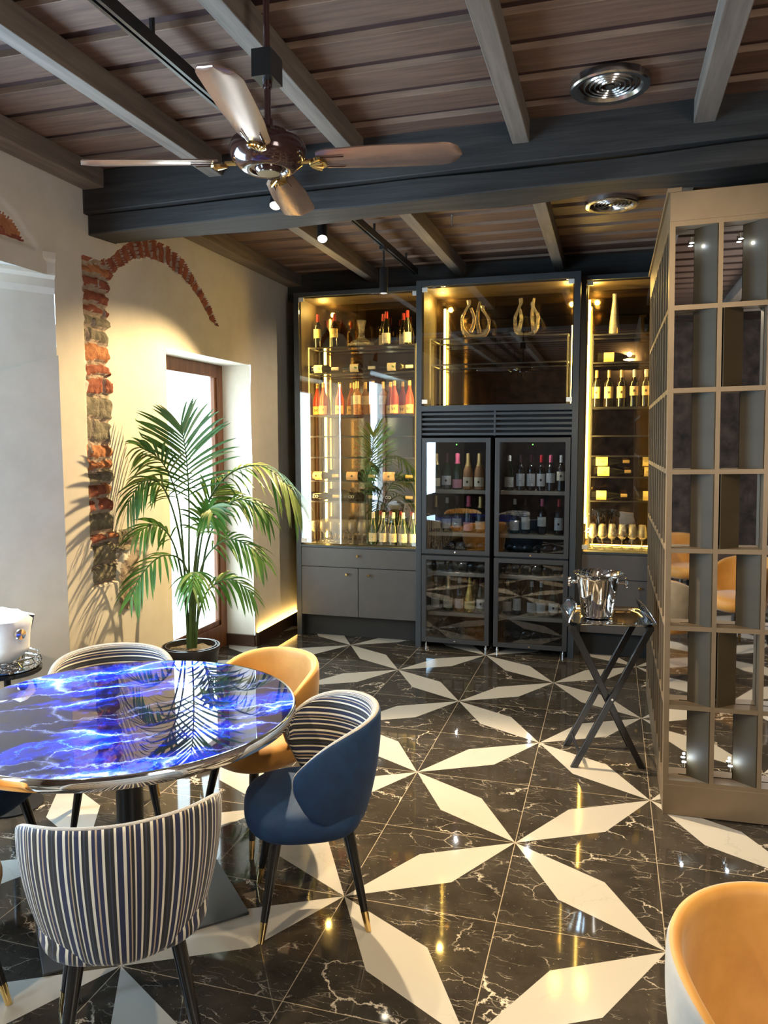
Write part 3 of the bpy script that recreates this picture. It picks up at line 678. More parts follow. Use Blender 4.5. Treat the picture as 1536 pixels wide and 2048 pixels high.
# the dark frame of the wall of cabinets
fr = thing('cabinet_frame', 'blue-black framework of posts and rails around all the cabinet bays', 'frame', (0, 2.5, 0))
for x0, x1, y0, y1, lab in ((-1.800, -1.752, 0.12, 0.56, 0), (-0.648, -0.634, 0.10, 0.56, 0), (-0.634, -0.586, 0.0, 0.56, 0), (0.662, 0.710, 0.0, 0.56, 0), (0.710, 0.752, 0.12, 0.56, 0), (1.900, 1.95, 0.12, 0.56, 0)):
    bevel(obj('post', box(x0, x1, y0, y1, 0.0, PZ + (0.03 if y0 == 0 else 0.015), 'post', m_cab), fr), 0.0015)
bevel(obj('rail', box(-1.752, -0.648, 0.12, 0.17, PZ - 0.022, PZ + 0.015, 'rail', m_cab), fr), 0.0015)
bevel(obj('rail', box(-0.586, 0.662, 0.0, 0.05, PZ - 0.02, PZ + 0.03, 'rail', m_cab), fr), 0.0015)
bevel(obj('rail', box(0.752, 1.900, 0.12, 0.17, PZ - 0.022, PZ + 0.015, 'rail', m_cab), fr), 0.0015)
bevel(obj('rail', box(-0.586, 0.662, 0.0, 0.05, 2.045, 2.095, 'rail', m_cab), fr), 0.0015)
obj('shelf_board', box(-0.586, 0.662, 0.05, 0.54, 2.07, 2.095, 'board', m_dark), fr)
g = thing('ventilation_grille', 'black slatted ventilation grille above the two wine fridges', 'grille', (0.038, 2.51, 1.84))
obj('backing', box(-0.624, 0.624, 0.05, 0.06, 0.0, 0.205, 'backing', m_dark), g)
for i in range(5): bevel(obj('slat', box(-0.624, 0.624, 0.0, 0.03, 0.004 + i * 0.042, 0.024 + i * 0.042, 'slat', m_cab), g), 0.001)
obj('centre_bar', box(-0.008, 0.008, -0.003, 0.03, 0.0, 0.205, 'bar', m_cab), g)

# ------------------------------------------------------------------ wine fridges
def fridge(x0, x1, label):
    cx = (x0 + x1) / 2; h = (x1 - x0) / 2
    t = thing('wine_fridge', label, 'wine fridge', (cx, 2.49, 0))
    obj('carcass', B().box(-h + .004, -h + 0.03, 0.03, 0.55, 0.06, 1.815).box(h - 0.03, h - .004, 0.03, 0.55, 0.06, 1.815).box(-h + 0.03, h - 0.03, 0.50, 0.55, 0.06, 1.815).box(-h + 0.03, h - 0.03, 0.03, 0.50, 1.79, 1.815).box(-h + 0.03, h - 0.03, 0.03, 0.50, 0.06, 0.085).box(-h + 0.03, h - 0.03, 0.03, 0.50, 0.795, 0.835).mesh('carcass', m_dark), t)
    for z in (1.360, 0.990, 0.640, 0.285):
        obj('shelf', box(-h + 0.032, h - 0.032, 0.12, 0.46, z - 0.016, z + 0.014, 'shelf', m_shelfwood), t)
    for z0, z1, kn in ((0.830, 1.822, 'upper'), (0.055, 0.815, 'lower')):
        w_ = 0.038
        d = bevel(obj('door', B().box(-h, -h + w_, 0, 0.03, z0, z1).box(h - w_, h, 0, 0.03, z0, z1).box(-h + w_, h - w_, 0, 0.03, z1 - w_, z1).box(-h + w_, h - w_, 0, 0.03, z0, z0 + w_).mesh('door', m_fridge), t), 0.0015)
        obj('door_glass', box(-h + w_, h - w_, 0.010, 0.016, z0 + w_, z1 - w_, 'pane', m_fpane), d)
        obj('lock', B().lathe([(0.009, 0.0), (0.009, 0.006), (0.0, 0.007)], 16, axis='y', loc=(0, 0, z0 + 0.018)).mesh('lock', m_chrome, True), d)
    for s in (-1, 1): obj('foot', B().lathe([(0.014, 0.0), (0.014, 0.03), (0.008, 0.03), (0.008, 0.06)], 12, loc=(s * (h - 0.03), 0.05, 0)).mesh('foot', m_chromes, True), t)
    obj('status_light', B().lathe([(0.005, 0), (0.0, 0.002)], 10, axis='y', loc=(0.0, 0.03, 1.765)).mesh('dot', m_green), t)
    light('POINT', 'fridge_fill', (cx, 2.60, 1.765), 2.4, (1.0, 0.96, 0.88), shadow_soft_size=0.006)  # added glow to brighten the bottles, no lamp is visible inside
    light('POINT', 'fridge_fill', (cx, 2.60, 0.775), 1.3, (1.0, 0.96, 0.88), shadow_soft_size=0.006)
fridge(-0.578, 0.008, 'left wine fridge with two glass doors under the grille')
fridge(0.046, 0.655, 'right wine fridge with two glass doors under the grille')

# ------------------------------------------------------------------ bottles and glasses
PROF = {'bordeaux': [(0.0, 0.004), (0.030, 0.0), (0.037, 0.004), (0.038, 0.18), (0.036, 0.196), (0.024, 0.213), (0.0145, 0.228), (0.0135, 0.26), (0.0135, 0.300), (0.0, 0.302)],
        'burgundy': [(0.0, 0.004), (0.033, 0.0), (0.041, 0.005), (0.041, 0.135), (0.036, 0.165), (0.024, 0.200), (0.0155, 0.230), (0.0135, 0.26), (0.0135, 0.296), (0.0, 0.298)],
        'champagne': [(0.0, 0.004), (0.035, 0.0), (0.044, 0.005), (0.044, 0.140), (0.040, 0.170), (0.027, 0.210), (0.017, 0.245), (0.015, 0.270), (0.018, 0.290), (0.017, 0.312), (0.0, 0.316)]}
def rad(kind, z):
    return interp([(b, a) for a, b in PROF[kind]], z)
def bottle(kind, glass, lab, cap, lz=(0.05, 0.14), cz=0.235, scale=1.0, mark=None, arc=1.0):
    key = ('b', kind, glass.name)
    body = cached(key, lambda: B().lathe(PROF[kind], 20).mesh('bottle_' + kind, glass, True, 50))
    def lb():
        b_ = B(); z0, z1 = lz; r = max(rad(kind, z0), rad(kind, z1)) + 0.0008; o = []
        zz = [z0 + (z1 - z0) * q / 4 for q in range(5)]
        b_.lathe([(rad(kind, z) + 0.0012, z) for z in zz], 14, a0=-pi / 2 - 1.15 * arc, a1=-pi / 2 + 1.15 * arc)
        if mark == 'butterfly':
            zc = (z0 + z1) / 2; o = len(b_.v)
            for s in (-1, 1):
                for tri in (((0, 0), (0.016, 0.016), (0.017, 0.002)), ((0, 0), (0.014, -0.003), (0.012, -0.014))):
                    k_ = len(b_.v)
                    for x, z in tri: b_.v.append((s * x, -math.sqrt((r + 0.0016) ** 2 - x * x), zc + z))
                    b_.face((k_, k_ + 1, k_ + 2), 1)
        elif mark == 'lines':
            for q in range(3):
                k_ = len(b_.v); zc = z0 + (z1 - z0) * (0.62 - q * 0.17); wd = (0.014, 0.010, 0.016)[q]
                for x, z in ((-wd, -0.0012), (wd, -0.0012), (wd, 0.0012), (-wd, 0.0012)): b_.v.append((x, -math.sqrt((r + 0.0016) ** 2 - x * x), zc + z))
                b_.face((k_, k_ + 1, k_ + 2, k_ + 3), 1)
        elif mark == 'crest':
            k_ = len(b_.v); zc = (z0 + z1) / 2
            for q in range(6): b_.v.append((0.010 * cos(q * pi / 3), -math.sqrt((r + 0.0016) ** 2 - (0.010 * cos(q * pi / 3)) ** 2), zc + 0.012 * sin(q * pi / 3)))
            b_.face([k_ + q for q in range(6)], 1)
        elif mark == 'loops':                                        # two interlocked rings, read along the lying bottle
            zc = (z0 + z1) / 2
            for s in (-1, 1):
                pts = []
                for q in range(17):
                    a = 2 * pi * q / 16; x = 0.011 * sin(a); pts.append((x, -math.sqrt((r + 0.001) ** 2 - x * x), zc + s * 0.0125 + 0.012 * cos(a)))
                b_.tube(pts, 0.0018, 5, 1, False)
        elif mark == 'M':
            zc = z0 + (z1 - z0) * 0.62
            for p_ in ((-0.010, 0.010, 0.010, 0.010), (0.010, 0.010, -0.001, 0.0), (-0.001, 0.0, 0.010, -0.010), (0.010, -0.010, -0.010, -0.010)):
                (x0, y0, x1, y1) = p_
                b_.tube([(x0, -math.sqrt((r + .001) ** 2 - x0 * x0), zc + y0), (x1, -math.sqrt((r + .001) ** 2 - x1 * x1), zc + y1)], 0.0016, 5, 1)
            for q in (-0.003, 0.003): b_.tube([(q, -r - 0.001, zc - 0.045), (q, -r - 0.001, zc - 0.025)], 0.0010, 5, 1)
        elif mark == 'leaf':
            k_ = len(b_.v); zc = z0 + (z1 - z0) * 0.6
            for x, z in ((-0.012, -0.004), (-0.002, 0.022), (0.010, 0.018), (0.004, -0.004)): b_.v.append((x, -math.sqrt((r + 0.0016) ** 2 - x * x), zc + z))
            b_.face((k_, k_ + 1, k_ + 2, k_ + 3), 1)
        return b_.mesh('label', [lab, {'leaf': m_inkg, 'loops': m_labg}.get(mark, m_ink)], True, 50)
    label = cached(('l', kind, lab.name if lab else '', lz, mark, arc), lb) if lab else None
    capm = cached(('c', kind, cap.name, cz), lambda: B().lathe([(rad(kind, z) + 0.0012, z) for z in (cz, cz + 0.012, cz + 0.03, PROF[kind][-2][1] - 0.02, PROF[kind][-2][1])] + [(0.0, PROF[kind][-1][1] + 0.002)], 16).mesh('capsule', cap, True, 50)) if cap else None
    return body, label, capm, scale
def put_bottle(spec, loc, text, group, lying=None, rz=0.0, name='wine_bottle', cat='bottle'):
    body, label, capm, sc = spec
    t = thing(name, text, cat, loc, rz, group)
    t.scale = (sc, sc, sc)
    if lying == 'x': t.rotation_euler = (0, pi / 2, 0); t.location.z = loc[2] + 0.041 * sc
    elif lying == 'y': t.rotation_euler = (-pi / 2, 0, 0); t.location.z = loc[2] + 0.041 * sc
    obj('bottle_body', body, t)
    if label: obj('paper_label', label, t)
    if capm: obj('capsule', capm, t)
    return t
ORD = ['first', 'second', 'third', 'fourth', 'fifth', 'sixth', 'seventh', 'eighth', 'ninth', 'tenth']
b_yel = bottle('bordeaux', m_gdark, m_laby, m_capr, (0.085, 0.165), mark='lines')
b_bur = bottle('burgundy', m_gdark, m_labw, m_capr, (0.015, 0.105), mark='lines')
# top glass shelf of the left bay
GT = 'red-capped wine bottles on the top shelf of the left bay'
for i, (x, y, sp, look) in enumerate(((-1.633, 2.79, b_yel, 'yellow-labelled'), (-1.470, 2.79, b_yel, 'yellow-labelled'), (-0.978, 2.79, b_bur, 'cream-labelled'), (-0.785, 2.79, b_bur, 'cream-labelled'))):
    put_bottle(sp, (x, y, SL[0]), '%s red-capped bottle, %s from left, front row, top shelf of left bay' % (look, ORD[i]), GT)
for i, (x, y, sp, look) in enumerate(((-1.685, 2.92, b_yel, 'yellow-labelled'), (-1.520, 2.92, b_yel, 'yellow-labelled'), (-1.045, 2.92, b_bur, 'cream-labelled'), (-0.855, 2.92, b_bur, 'cream-labelled'))):
    put_bottle(sp, (x, y, SL[0]), '%s red-capped bottle, %s from left, back row, top shelf of left bay' % (look, ORD[i]), GT)
# swan-necked decanter
tag(obj('glass_decanter', B().lathe([(0.0, 0.004), (0.06, 0.0), (0.112, 0.012), (0.118, 0.026), (0.100, 0.044), (0.055, 0.062), (0.030, 0.085), (0.026, 0.12), (0.030, 0.17), (0.045, 0.235), (0.043, 0.235), (0.028, 0.17), (0.024, 0.12)], 32).mesh('decanter', m_crystal, True, 60), loc=(-1.225, 2.83, SL[0])), 'clear wide-bottomed glass decanter between the bottles on the top left shelf', 'decanter')
# lying bottles
b_leaf = bottle('bordeaux', m_gdark, m_labw, m_capw, (0.07, 0.15), mark='leaf')
b_or = bottle('burgundy', m_gdark, m_labo, m_capg, (0.03, 0.14), mark='crest')
b_loop = bottle('burgundy', m_gdark, None, m_capg)
b_loop = (b_loop[0], cached('loop', lambda: bottle('burgundy', m_gdark, m_gdark, None, (0.03, 0.13), mark='loops')[1]), b_loop[2], 1.0)
SIDE = ['left', 'middle', 'right']
for i, x in enumerate((-1.735, -1.385, -1.035)):
    put_bottle(b_leaf, (x, 2.79, SL[1]), 'lying bottle with cream and green label, %s one on second shelf of left bay' % SIDE[i], 'lying bottles on the second shelf of the left bay', 'x')
    put_bottle(b_or, (x, 2.79, SL[5]), 'lying bottle with orange-cream label, %s one of its row, low in left bay' % SIDE[i], 'lying bottles with orange labels low in the left bay', 'x')
    put_bottle(b_loop, (x, 2.79, SL[6]), 'lying dark bottle with two white rings, %s one of its row, left bay' % SIDE[i], 'lying dark bottles low in the left bay', 'x')
# rose wines
b_bfly = bottle('burgundy', m_rose, m_laby, m_capg, (0.010, 0.085), 0.255, mark='butterfly')
b_grose = bottle('bordeaux', m_goldw, m_labw, m_capg, (0.095, 0.175), 0.240, mark='lines')
GR = 'rose wine bottles on the third shelf of the left bay'
rows = [('f', -1.584, b_bfly), ('f', -1.426, b_bfly), ('f', -1.255, b_grose), ('f', -1.106, b_grose), ('f', -0.905, b_bfly), ('f', -0.765, b_bfly),
        ('b', -1.690, b_bfly), ('b', -1.360, b_bfly), ('b', -1.310, b_grose), ('b', -1.215, b_grose), ('b', -1.045, b_grose), ('b', -0.975, b_bfly), ('b', -0.860, b_bfly)]
cnt = {}
for r_, x, sp in rows:
    look = 'pink rose bottle with butterfly label' if sp is b_bfly else 'golden rose bottle with pale label'
    q = cnt.get((r_, look), 0); cnt[(r_, look)] = q + 1
    dy = 2.79 if r_ == 'f' else 2.91
    if r_ == 'b': dy += 0.0 if x not in (-1.360, -1.310) else (0.02 if x == -1.360 else -0.03)
    put_bottle(sp, (x, dy, SL[2]), '%s, %s of its kind from left, %s row, left bay' % (look, ORD[q], 'front' if r_ == 'f' else 'back'), GR)
# bottles on the bay floor
b_wb = bottle('burgundy', m_ggreen, m_labw, m_capw, (0.03, 0.11), 0.245, mark='lines')
b_wr = bottle('burgundy', m_ggreen, m_labw, m_capr, (0.03, 0.11), 0.262, mark='lines')
for i, x in enumerate((-1.095, -0.998, -0.905, -0.812, -0.715)):
    put_bottle(b_wb, (x, 2.75, 0.856), 'green bottle with white collar, %s from left, front row at foot of left bay' % ORD[i], 'green bottles at the foot of the left bay')
for i, x in enumerate((-1.055, -0.960, -0.865, -0.765)):
    put_bottle(b_wr, (x, 2.86, 0.856), 'red-capped green bottle, %s from left, second row at foot of left bay' % ORD[i], 'green bottles at the foot of the left bay')
def wine_glass(kind):
    if kind == 'round': pr = [(0.0, 0.0), (0.036, 0.001), (0.034, 0.003), (0.006, 0.008), (0.0035, 0.02), (0.0035, 0.085), (0.012, 0.095), (0.034, 0.118), (0.043, 0.145), (0.041, 0.175), (0.033, 0.205), (0.032, 0.205), (0.040, 0.175), (0.042, 0.145), (0.033, 0.119), (0.010, 0.098), (0, 0.096)]
    else: pr = [(0.0, 0.0), (0.035, 0.001), (0.033, 0.003), (0.006, 0.008), (0.0035, 0.02), (0.0035, 0.080), (0.016, 0.092), (0.037, 0.115), (0.034, 0.150), (0.026, 0.205), (0.025, 0.205), (0.033, 0.150), (0.036, 0.116), (0.015, 0.094), (0, 0.088)]
    return B().lathe(pr, 20).mesh('glass_' + kind, m_crystal, True, 50)
gl_r, gl_t = wine_glass('round'), wine_glass('tulip')
RW = ['front', 'middle', 'rear']
for r_ in range(3):
    for i in range(6):
        tag(obj('wine_glass', gl_r, loc=(-1.66 + i * 0.092 + r_ * 0.018, 2.74 + r_ * 0.095, 0.856)), 'round wine glass, %s from left in the %s row at foot of left bay' % (ORD[i], RW[r_]), 'wine glass', 'wine glasses at the foot of the left bay')
for r_ in range(2):
    for i in range(6):
        tag(obj('wine_glass', gl_t, loc=(0.835 + i * 0.080, 2.75 + r_ * 0.10, 0.886)), 'gold-lit tulip wine glass, %s from left, %s row at foot of right bay' % (ORD[i], RW[r_ * 2]), 'wine glass', 'wine glasses at the foot of the right bay')
# right bay
b_mag = bottle('champagne', m_gdark, m_laby, m_capg, (0.04, 0.155), 0.262, 1.18, mark='crest')
put_bottle(b_mag, (1.318, 2.80, SR[0]), 'big magnum bottle with yellow label on the top shelf of the right bay', None)
tag(obj('glass_carafe', B().lathe([(0.0, 0.004), (0.040, 0.0), (0.045, 0.006), (0.042, 0.05), (0.028, 0.20), (0.018, 0.28), (0.022, 0.325), (0.020, 0.325), (0.016, 0.28), (0.026, 0.20), (0.040, 0.05)], 28).mesh('carafe', m_crystal, True, 60), loc=(0.972, 2.80, SR[0])), 'tall slim glass carafe glowing gold on the top shelf of the right bay', 'carafe')
b_y2 = bottle('bordeaux', m_gdark, m_laby, m_capg, (0.07, 0.165), 0.24, mark='crest')
b_dk = bottle('bordeaux', m_gdark, m_labo, m_capw, (0.09, 0.165), 0.24, mark='crest')
for i, (x, sp, look) in enumerate(((0.840, b_y2, 'yellow label'), (0.940, b_y2, 'yellow label'), (1.040, b_y2, 'yellow label'), (1.140, b_dk, 'brown label'), (1.231, b_dk, 'brown label'), (1.322, b_y2, 'yellow label'))):
    put_bottle(sp, (x, 2.79, SR[2]), 'upright bottle with %s, %s from left on third shelf of right bay' % (look, ORD[i]), 'upright bottles on the third shelf of the right bay')
b_m = bottle('burgundy', m_gdark, m_laby, m_capg, (0.03, 0.125), 0.245, mark='M')
b_pl = bottle('burgundy', m_gdark, m_laby, m_capg, (0.05, 0.13), 0.245)
for i, x in enumerate((0.845, 1.215)):
    w_ = ('left', 'right')[i]
    put_bottle(b_pl, (x, 2.79, SR[1]), 'lying bottle with plain yellow label, %s one on the second shelf of the right bay' % w_, 'lying bottles on the second shelf of the right bay', 'x')
    put_bottle(b_m, (x - 0.01, 2.78, SR[5]), 'lying bottle with yellow M label, %s stack, lower bottle, in the right bay' % w_, 'stacked lying bottles with yellow M labels', 'x')
    put_bottle(b_m, (x - 0.025, 2.78, SR[5] + 0.083), 'lying bottle with yellow M label, %s stack, upper bottle, in the right bay' % w_, 'stacked lying bottles with yellow M labels', 'x')
    put_bottle(b_pl, (x - 0.035, 2.79, SR[6]), 'lying bottle with plain yellow label, %s one on the lowest shelf of the right bay' % w_, 'lying bottles on the lowest shelf of the right bay', 'x')
# lyre decanters
def lyre(x, rz, label):
    t = thing('lyre_decanter', label, 'decanter', (x, 2.80, 2.668), rz, 'lyre decanters in the centre bay')
    obj('bowl', B().tube([(0.115 * cos(pi * q / 10 + pi) , 0, 0.125 + 0.11 * sin(pi * q / 10 + pi)) for q in range(11)], [0.013, 0.019, 0.022, 0.023, 0.024, 0.024, 0.024, 0.023, 0.022, 0.019, 0.013], 14).mesh('bowl', m_crystal, True, 60), t)
    for s, h in ((-1, 0.335), (1, 0.29)):
        obj('horn', B().tube([(s * interp([(0, 0.115), (0.3, 0.118), (0.6, 0.085), (0.85, 0.055), (1, 0.062)], q / 10), 0, 0.12 + (h - 0.12) * q / 10) for q in range(11)], [0.014 + 0.004 * (q in (9, 10)) - 0.004 * (q in (5, 6, 7)) for q in range(11)], 14).mesh('horn', m_crystal, True, 60), t)
    obj('horn', B().tube([(0.045 - 0.02 * sin(q * pi / 10), 0.045, 0.06 + 0.27 * q / 10) for q in range(11)], [0.018 - 0.0007 * q for q in range(11)], 14).mesh('horn', m_crystal, True, 60), t)
    obj('horn', B().tube([(-0.05 + 0.03 * sin(q * pi / 10), -0.045, 0.06 + 0.20 * q / 10) for q in range(11)], [0.018 - 0.0007 * q for q in range(11)], 14).mesh('horn', m_crystal, True, 60), t)
lyre(-0.18, 0.35, 'curving lyre-shaped glass decanter, the left of the pair above the fridges')
lyre(0.255, -0.5, 'curving lyre-shaped glass decanter, the right of the pair above the fridges')

# fridge contents
ch_gold = bottle('champagne', m_ggreen, m_labw, m_capg, (0.03, 0.10), 0.215, mark='lines')
ch_dark = bottle('champagne', m_ggreen, m_labg, m_capd, (0.04, 0.12), 0.235, mark='crest')
ch_pink = bottle('champagne', m_ggreen, m_labp, m_capp, (0.015, 0.09), 0.225, mark='lines')
ch_white = bottle('champagne', m_goldw, m_labw, m_capg, (0.03, 0.11), 0.205, mark='crest')
bx_w = bottle('bordeaux', m_gdark, m_labg, m_capd, (0.04, 0.145), 0.24, mark='lines')
bx_r = bottle('bordeaux', m_gdark, m_labg, m_capr, (0.04, 0.145), 0.24, mark='crest')
bx_p = bottle('bordeaux', m_gdark, m_labg, m_capp, (0.07, 0.15), 0.24, mark='lines')
bg_w = bottle('burgundy', m_ggreen, m_labg, m_capw, (0.03, 0.115), 0.25, mark='lines')
bx_b = bottle('bordeaux', m_gdark, m_labw, m_capw, (0.09, 0.165), 0.24, mark='crest')
gold_b = (cached('goldbottle', lambda: B().lathe([(r_ * 1.12, z) for r_, z in PROF['champagne'][:-2]] + [(0.012, 0.312), (0, 0.314)], 20).mesh('gold_bottle', m_goldbot, True, 50)), cached('goldlab', lambda: B().lathe([(0.0508, 0.03), (0.0508, 0.10)], 16, a0=-pi / 2 - 1.1, a1=-pi / 2 + 1.1).mesh('label', m_laby, True)), None, 1.0)
def shelf_row(side, shelf, z, items, y=2.70):
    for i, (x, sp, look) in enumerate(items):
        put_bottle(sp, (x, y, z), '%s, %s from left on %s of %s wine fridge' % (look, ORD[i], shelf, side), 'upright bottles in the %s wine fridge' % side)
shelf_row('left', 'top shelf', 1.374, ((-0.500, ch_gold, 'champagne with gold foil'), (-0.404, ch_dark, 'champagne with pale shield label'), (-0.310, ch_pink, 'pink champagne bottle'), (-0.217, ch_white, 'golden champagne with white label'), (-0.118, ch_white, 'golden champagne with white label')))
shelf_row('left', 'second shelf', 1.004, ((-0.500, ch_gold, 'champagne with cream label'), (-0.400, bg_w, 'bottle with white capsule'), (-0.310, ch_dark, 'dark champagne with white label'), (-0.210, ch_pink, 'champagne with pink label and foil'), (-0.105, ch_gold, 'champagne with gold foil')))
shelf_row('left', 'lower display shelf', 0.299, ((-0.500, bg_w, 'bottle with white capsule'), (-0.385, ch_gold, 'champagne with gold foil'), (-0.285, bg_w, 'slim bottle with white collar'), (-0.190, gold_b, 'bulky gold-foil bottle'), (-0.090, ch_dark, 'dark champagne with pale label')))
shelf_row('right', 'top shelf', 1.374, ((0.140, bg_w, 'bottle with pale label'), (0.235, bx_w, 'dark bottle with white label'), (0.324, bx_w, 'dark bottle with white label'), (0.408, bx_r, 'red-capped bottle with white label'), (0.487, bx_p, 'pink-capped bottle with white label'), (0.572, bx_b, 'white-capped bottle with high label')))
shelf_row('right', 'second shelf', 1.004, ((0.190, bg_w, 'bottle with faint white label'), (0.285, bx_w, 'dark bottle with tall white label'), (0.420, bx_p, 'pink-capped bottle with white label'), (0.560, bx_r, 'red-capped bottle with white label')))
shelf_row('right', 'lower display shelf', 0.299, ((0.137, bg_w, 'bottle with pale label'), (0.220, bx_w, 'dark bottle with white label'), (0.345, bg_w, 'bottle with small white label'), (0.425, bg_w, 'bottle with round-edged label'), (0.530, ch_dark, 'dark champagne with white label')))
b_ly = bottle('burgundy', m_gdark, None, None)
for side, x0, st in (('left', -0.500, 0.084), ('right', 0.137, 0.085)):
    for row, z in (('row under second shelf', 0.838), ('topmost row of lower door', 0.656), ('bottom row', 0.088)):
        for i in range(6):
            put_bottle(b_ly, (x0 + i * st, 2.63, z), 'bottle lying base forward, %s from left in %s of %s fridge' % (ORD[i], row, side), 'bottles lying base-out in the %s wine fridge' % side, 'y')

# ------------------------------------------------------------------ lattice screen with mirrors
def lattice():
    X0, Y0, P = 1.250, -0.130, 0.2052
    t = thing('lattice_screen', 'bronze lattice screen with mirrored, finned cells and small spotlights', 'partition screen', (X0, Y0, 0)); t.rotation_euler = (0, -radians(1.0), 0)
    zs = [0.161, 0.531, 0.912, 1.280, 1.647, 2.020, 2.393, 2.765]; nx, ny = 6, 9; D = 0.075
    Lx, Ly = nx * P + 0.022, ny * P + 0.022
    bevel(obj('plinth_panel', B().box(0, Lx, 0, 0.03, 0, 0.150).box(0, 0.03, 0.03, Ly, 0, 0.150).mesh('plinth', m_lattice), t), 0.0015)
    bevel(obj('header_panel', B().box(0, Lx, 0, 0.03, 2.776, 2.905).box(0, 0.03, 0.03, Ly, 2.776, 2.905).mesh('header', m_lattice), t), 0.0015)
    bevel(obj('crown_strip', B().box(-0.012, 0.05, 0.0, Ly, 2.905, 2.925).mesh('crown', m_lattice), t), 0.002)
    pm = box(0, 0.020, 0, D, 0.150, 2.776, 'post', m_lattice); pm2 = box(0, D, 0, 0.020, 0.150, 2.776, 'post', m_lattice)
    for i in range(nx + 1): obj('post', pm if i else box(0, 0.024, 0, D, 0.150, 2.776, 'post', m_lattice), t, loc=(i * P, 0, 0))
    for j in range(1, ny + 1): obj('post', pm2, t, loc=(0, j * P, 0))
    for z in zs:
        obj('rail', B().box(0.024, Lx, 0.001, D, z - 0.011, z + 0.011).box(0.001, D, D, Ly, z - 0.011, z + 0.011).mesh('rail', m_lattice), t)
    obj('mirror_panel', box(0.03, Lx, D + 0.005, D + 0.010, 0.150, 2.776, 'mirror', m_mirror), t)
    obj('side_backing', box(D + 0.005, D + 0.010, D + 0.012, Ly, 0.150, 2.776, 'side_backing', m_black), t)
    obj('core', box(D + 0.012, Lx, D + 0.012, Ly, 0.0, 2.90, 'core', m_dark), t)
    def fin(side): return cached(('fin', side), lambda: B().prism([(0, 0), (0.004, 0), (0.004 + side * 0.088, D - 0.004), (side * 0.088, D - 0.004)], 0.0, 1.0).mesh('fin', m_bronze))
    right_first = {1: (1, 0, 1, 0, 1, 0, 1)}
    for i in range(3):
        for k in range(7):
            z0, z1 = zs[k] + 0.011, zs[k + 1] - 0.011
            right = True if i != 1 else (k in (0, 2, 4, 6))
            if i == 1: right = k in (0, 2, 4, 6)
            o = obj('fin', fin(-1 if right else 1), t, loc=((i + 1) * P - 0.006 if right else i * P + 0.026, 0.002, z0)); o.scale = (1, 1, z1 - z0)
    for i in range(2):
        for z, up in ((2.700, -1), (0.235, 1)):
            x = i * P + 0.098
            m_ = obj('spotlight', B().lathe([(0.0, -0.012), (0.009, -0.012), (0.011, 0.012), (0.0, 0.012)], 14).mesh('puck', m_chrome, True), t, loc=(x, 0.052, z))
            obj('spotlight_lens', B().lathe([(0.010, up * 0.013), (0.0, up * 0.016)], 14).mesh('lens', m_ledc, True), m_)
            light('POINT', 'cell_spot', (X0 + x, Y0 + 0.045, z + up * 0.03), 0.35, (0.62, 0.80, 1.0), shadow_soft_size=0.006)
lattice()

# ------------------------------------------------------------------ tray stand and champagne bucket
ST = thing('tray_stand', 'black folding X-legged butler stand by the lattice screen', 'tray stand', (0.965, 0.50, 0), radians(10.8))
for s, yy in ((1, -0.165), (-1, -0.140), (1, 0.140), (-1, 0.165)):
    q = B(); v0 = Vector((-s * 0.185, yy, 0)); v1 = Vector((s * 0.205, yy, 0.785)); n_ = (v1 - v0).normalized(); w_ = Vector((n_.z, 0, -n_.x)) * 0.021
    for p_ in (v0, v1):
        for a, b2 in ((-1, -1), (1, -1), (1, 1), (-1, 1)):
            u = p_ + w_ * a; q.v.append((u.x, u.y + b2 * 0.0115, p_.z if abs(n_.z) > 0.2 else u.z))
    for f_ in ((0, 3, 2, 1), (4, 5, 6, 7), (0, 1, 5, 4), (1, 2, 6, 5), (2, 3, 7, 6), (3, 0, 4, 7)): q.face(f_)
    bevel(obj('leg', q.mesh('leg', m_blackwood), ST), 0.002)
for s in (-1, 1):
    obj('crossbar', B().tube([(-s * 0.155, -0.15, 0.075), (-s * 0.155, 0.15, 0.075)], 0.009, 10).mesh('bar', m_blackwood, True), ST)
    obj('top_bar', box(s * 0.205 - 0.016, s * 0.205 + 0.016, -0.18, 0.18, 0.775, 0.795, 'top_bar', m_blackwood), ST)
obj('hinge_bolt', B().tube([(0.01, -0.18, 0.392), (0.01, 0.18, 0.392)], 0.006, 8).mesh('bolt', m_chromes), ST)
TR = thing('serving_tray', 'shiny metal tray with upturned ends lying on the black X-legged stand', 'tray', (0.965, 0.52, 0.796), radians(10.8))
def rrect(hx, hy, r, n=6):
    out = []
    for cx, cy, a0 in ((hx - r, hy - r, 0), (-hx + r, hy - r, pi / 2), (-hx + r, -hy + r, pi), (hx - r, -hy + r, 1.5 * pi)):
        for i in range(n + 1): a = a0 + pi / 2 * i / n; out.append((cx + r * cos(a), cy + r * sin(a)))
    return out
def tray_mesh():
    b_ = B(); L = [(rrect(0.195, 0.185, 0.05), 0.0), (rrect(0.215, 0.205, 0.06), 0.006), (rrect(0.232, 0.222, 0.07), 0.018), (rrect(0.236, 0.226, 0.072), 0.018), (rrect(0.218, 0.208, 0.06), 0.003), (rrect(0.195, 0.185, 0.05), -0.003)]
    n = len(L[0][0])
    for P_, z in L:
        for x, y in P_: b_.v.append((x, y, z + 0.003))
    for j in range(len(L) - 1):
        for i in range(n): b_.face((j * n + i, j * n + (i + 1) % n, (j + 1) * n + (i + 1) % n, (j + 1) * n + i))
    b_.face(list(range(n))); b_.face([(len(L) - 1) * n + i for i in range(n)][::-1])
    return b_.mesh('tray', m_chrome, True, 50)
obj('tray_dish', tray_mesh(), TR)
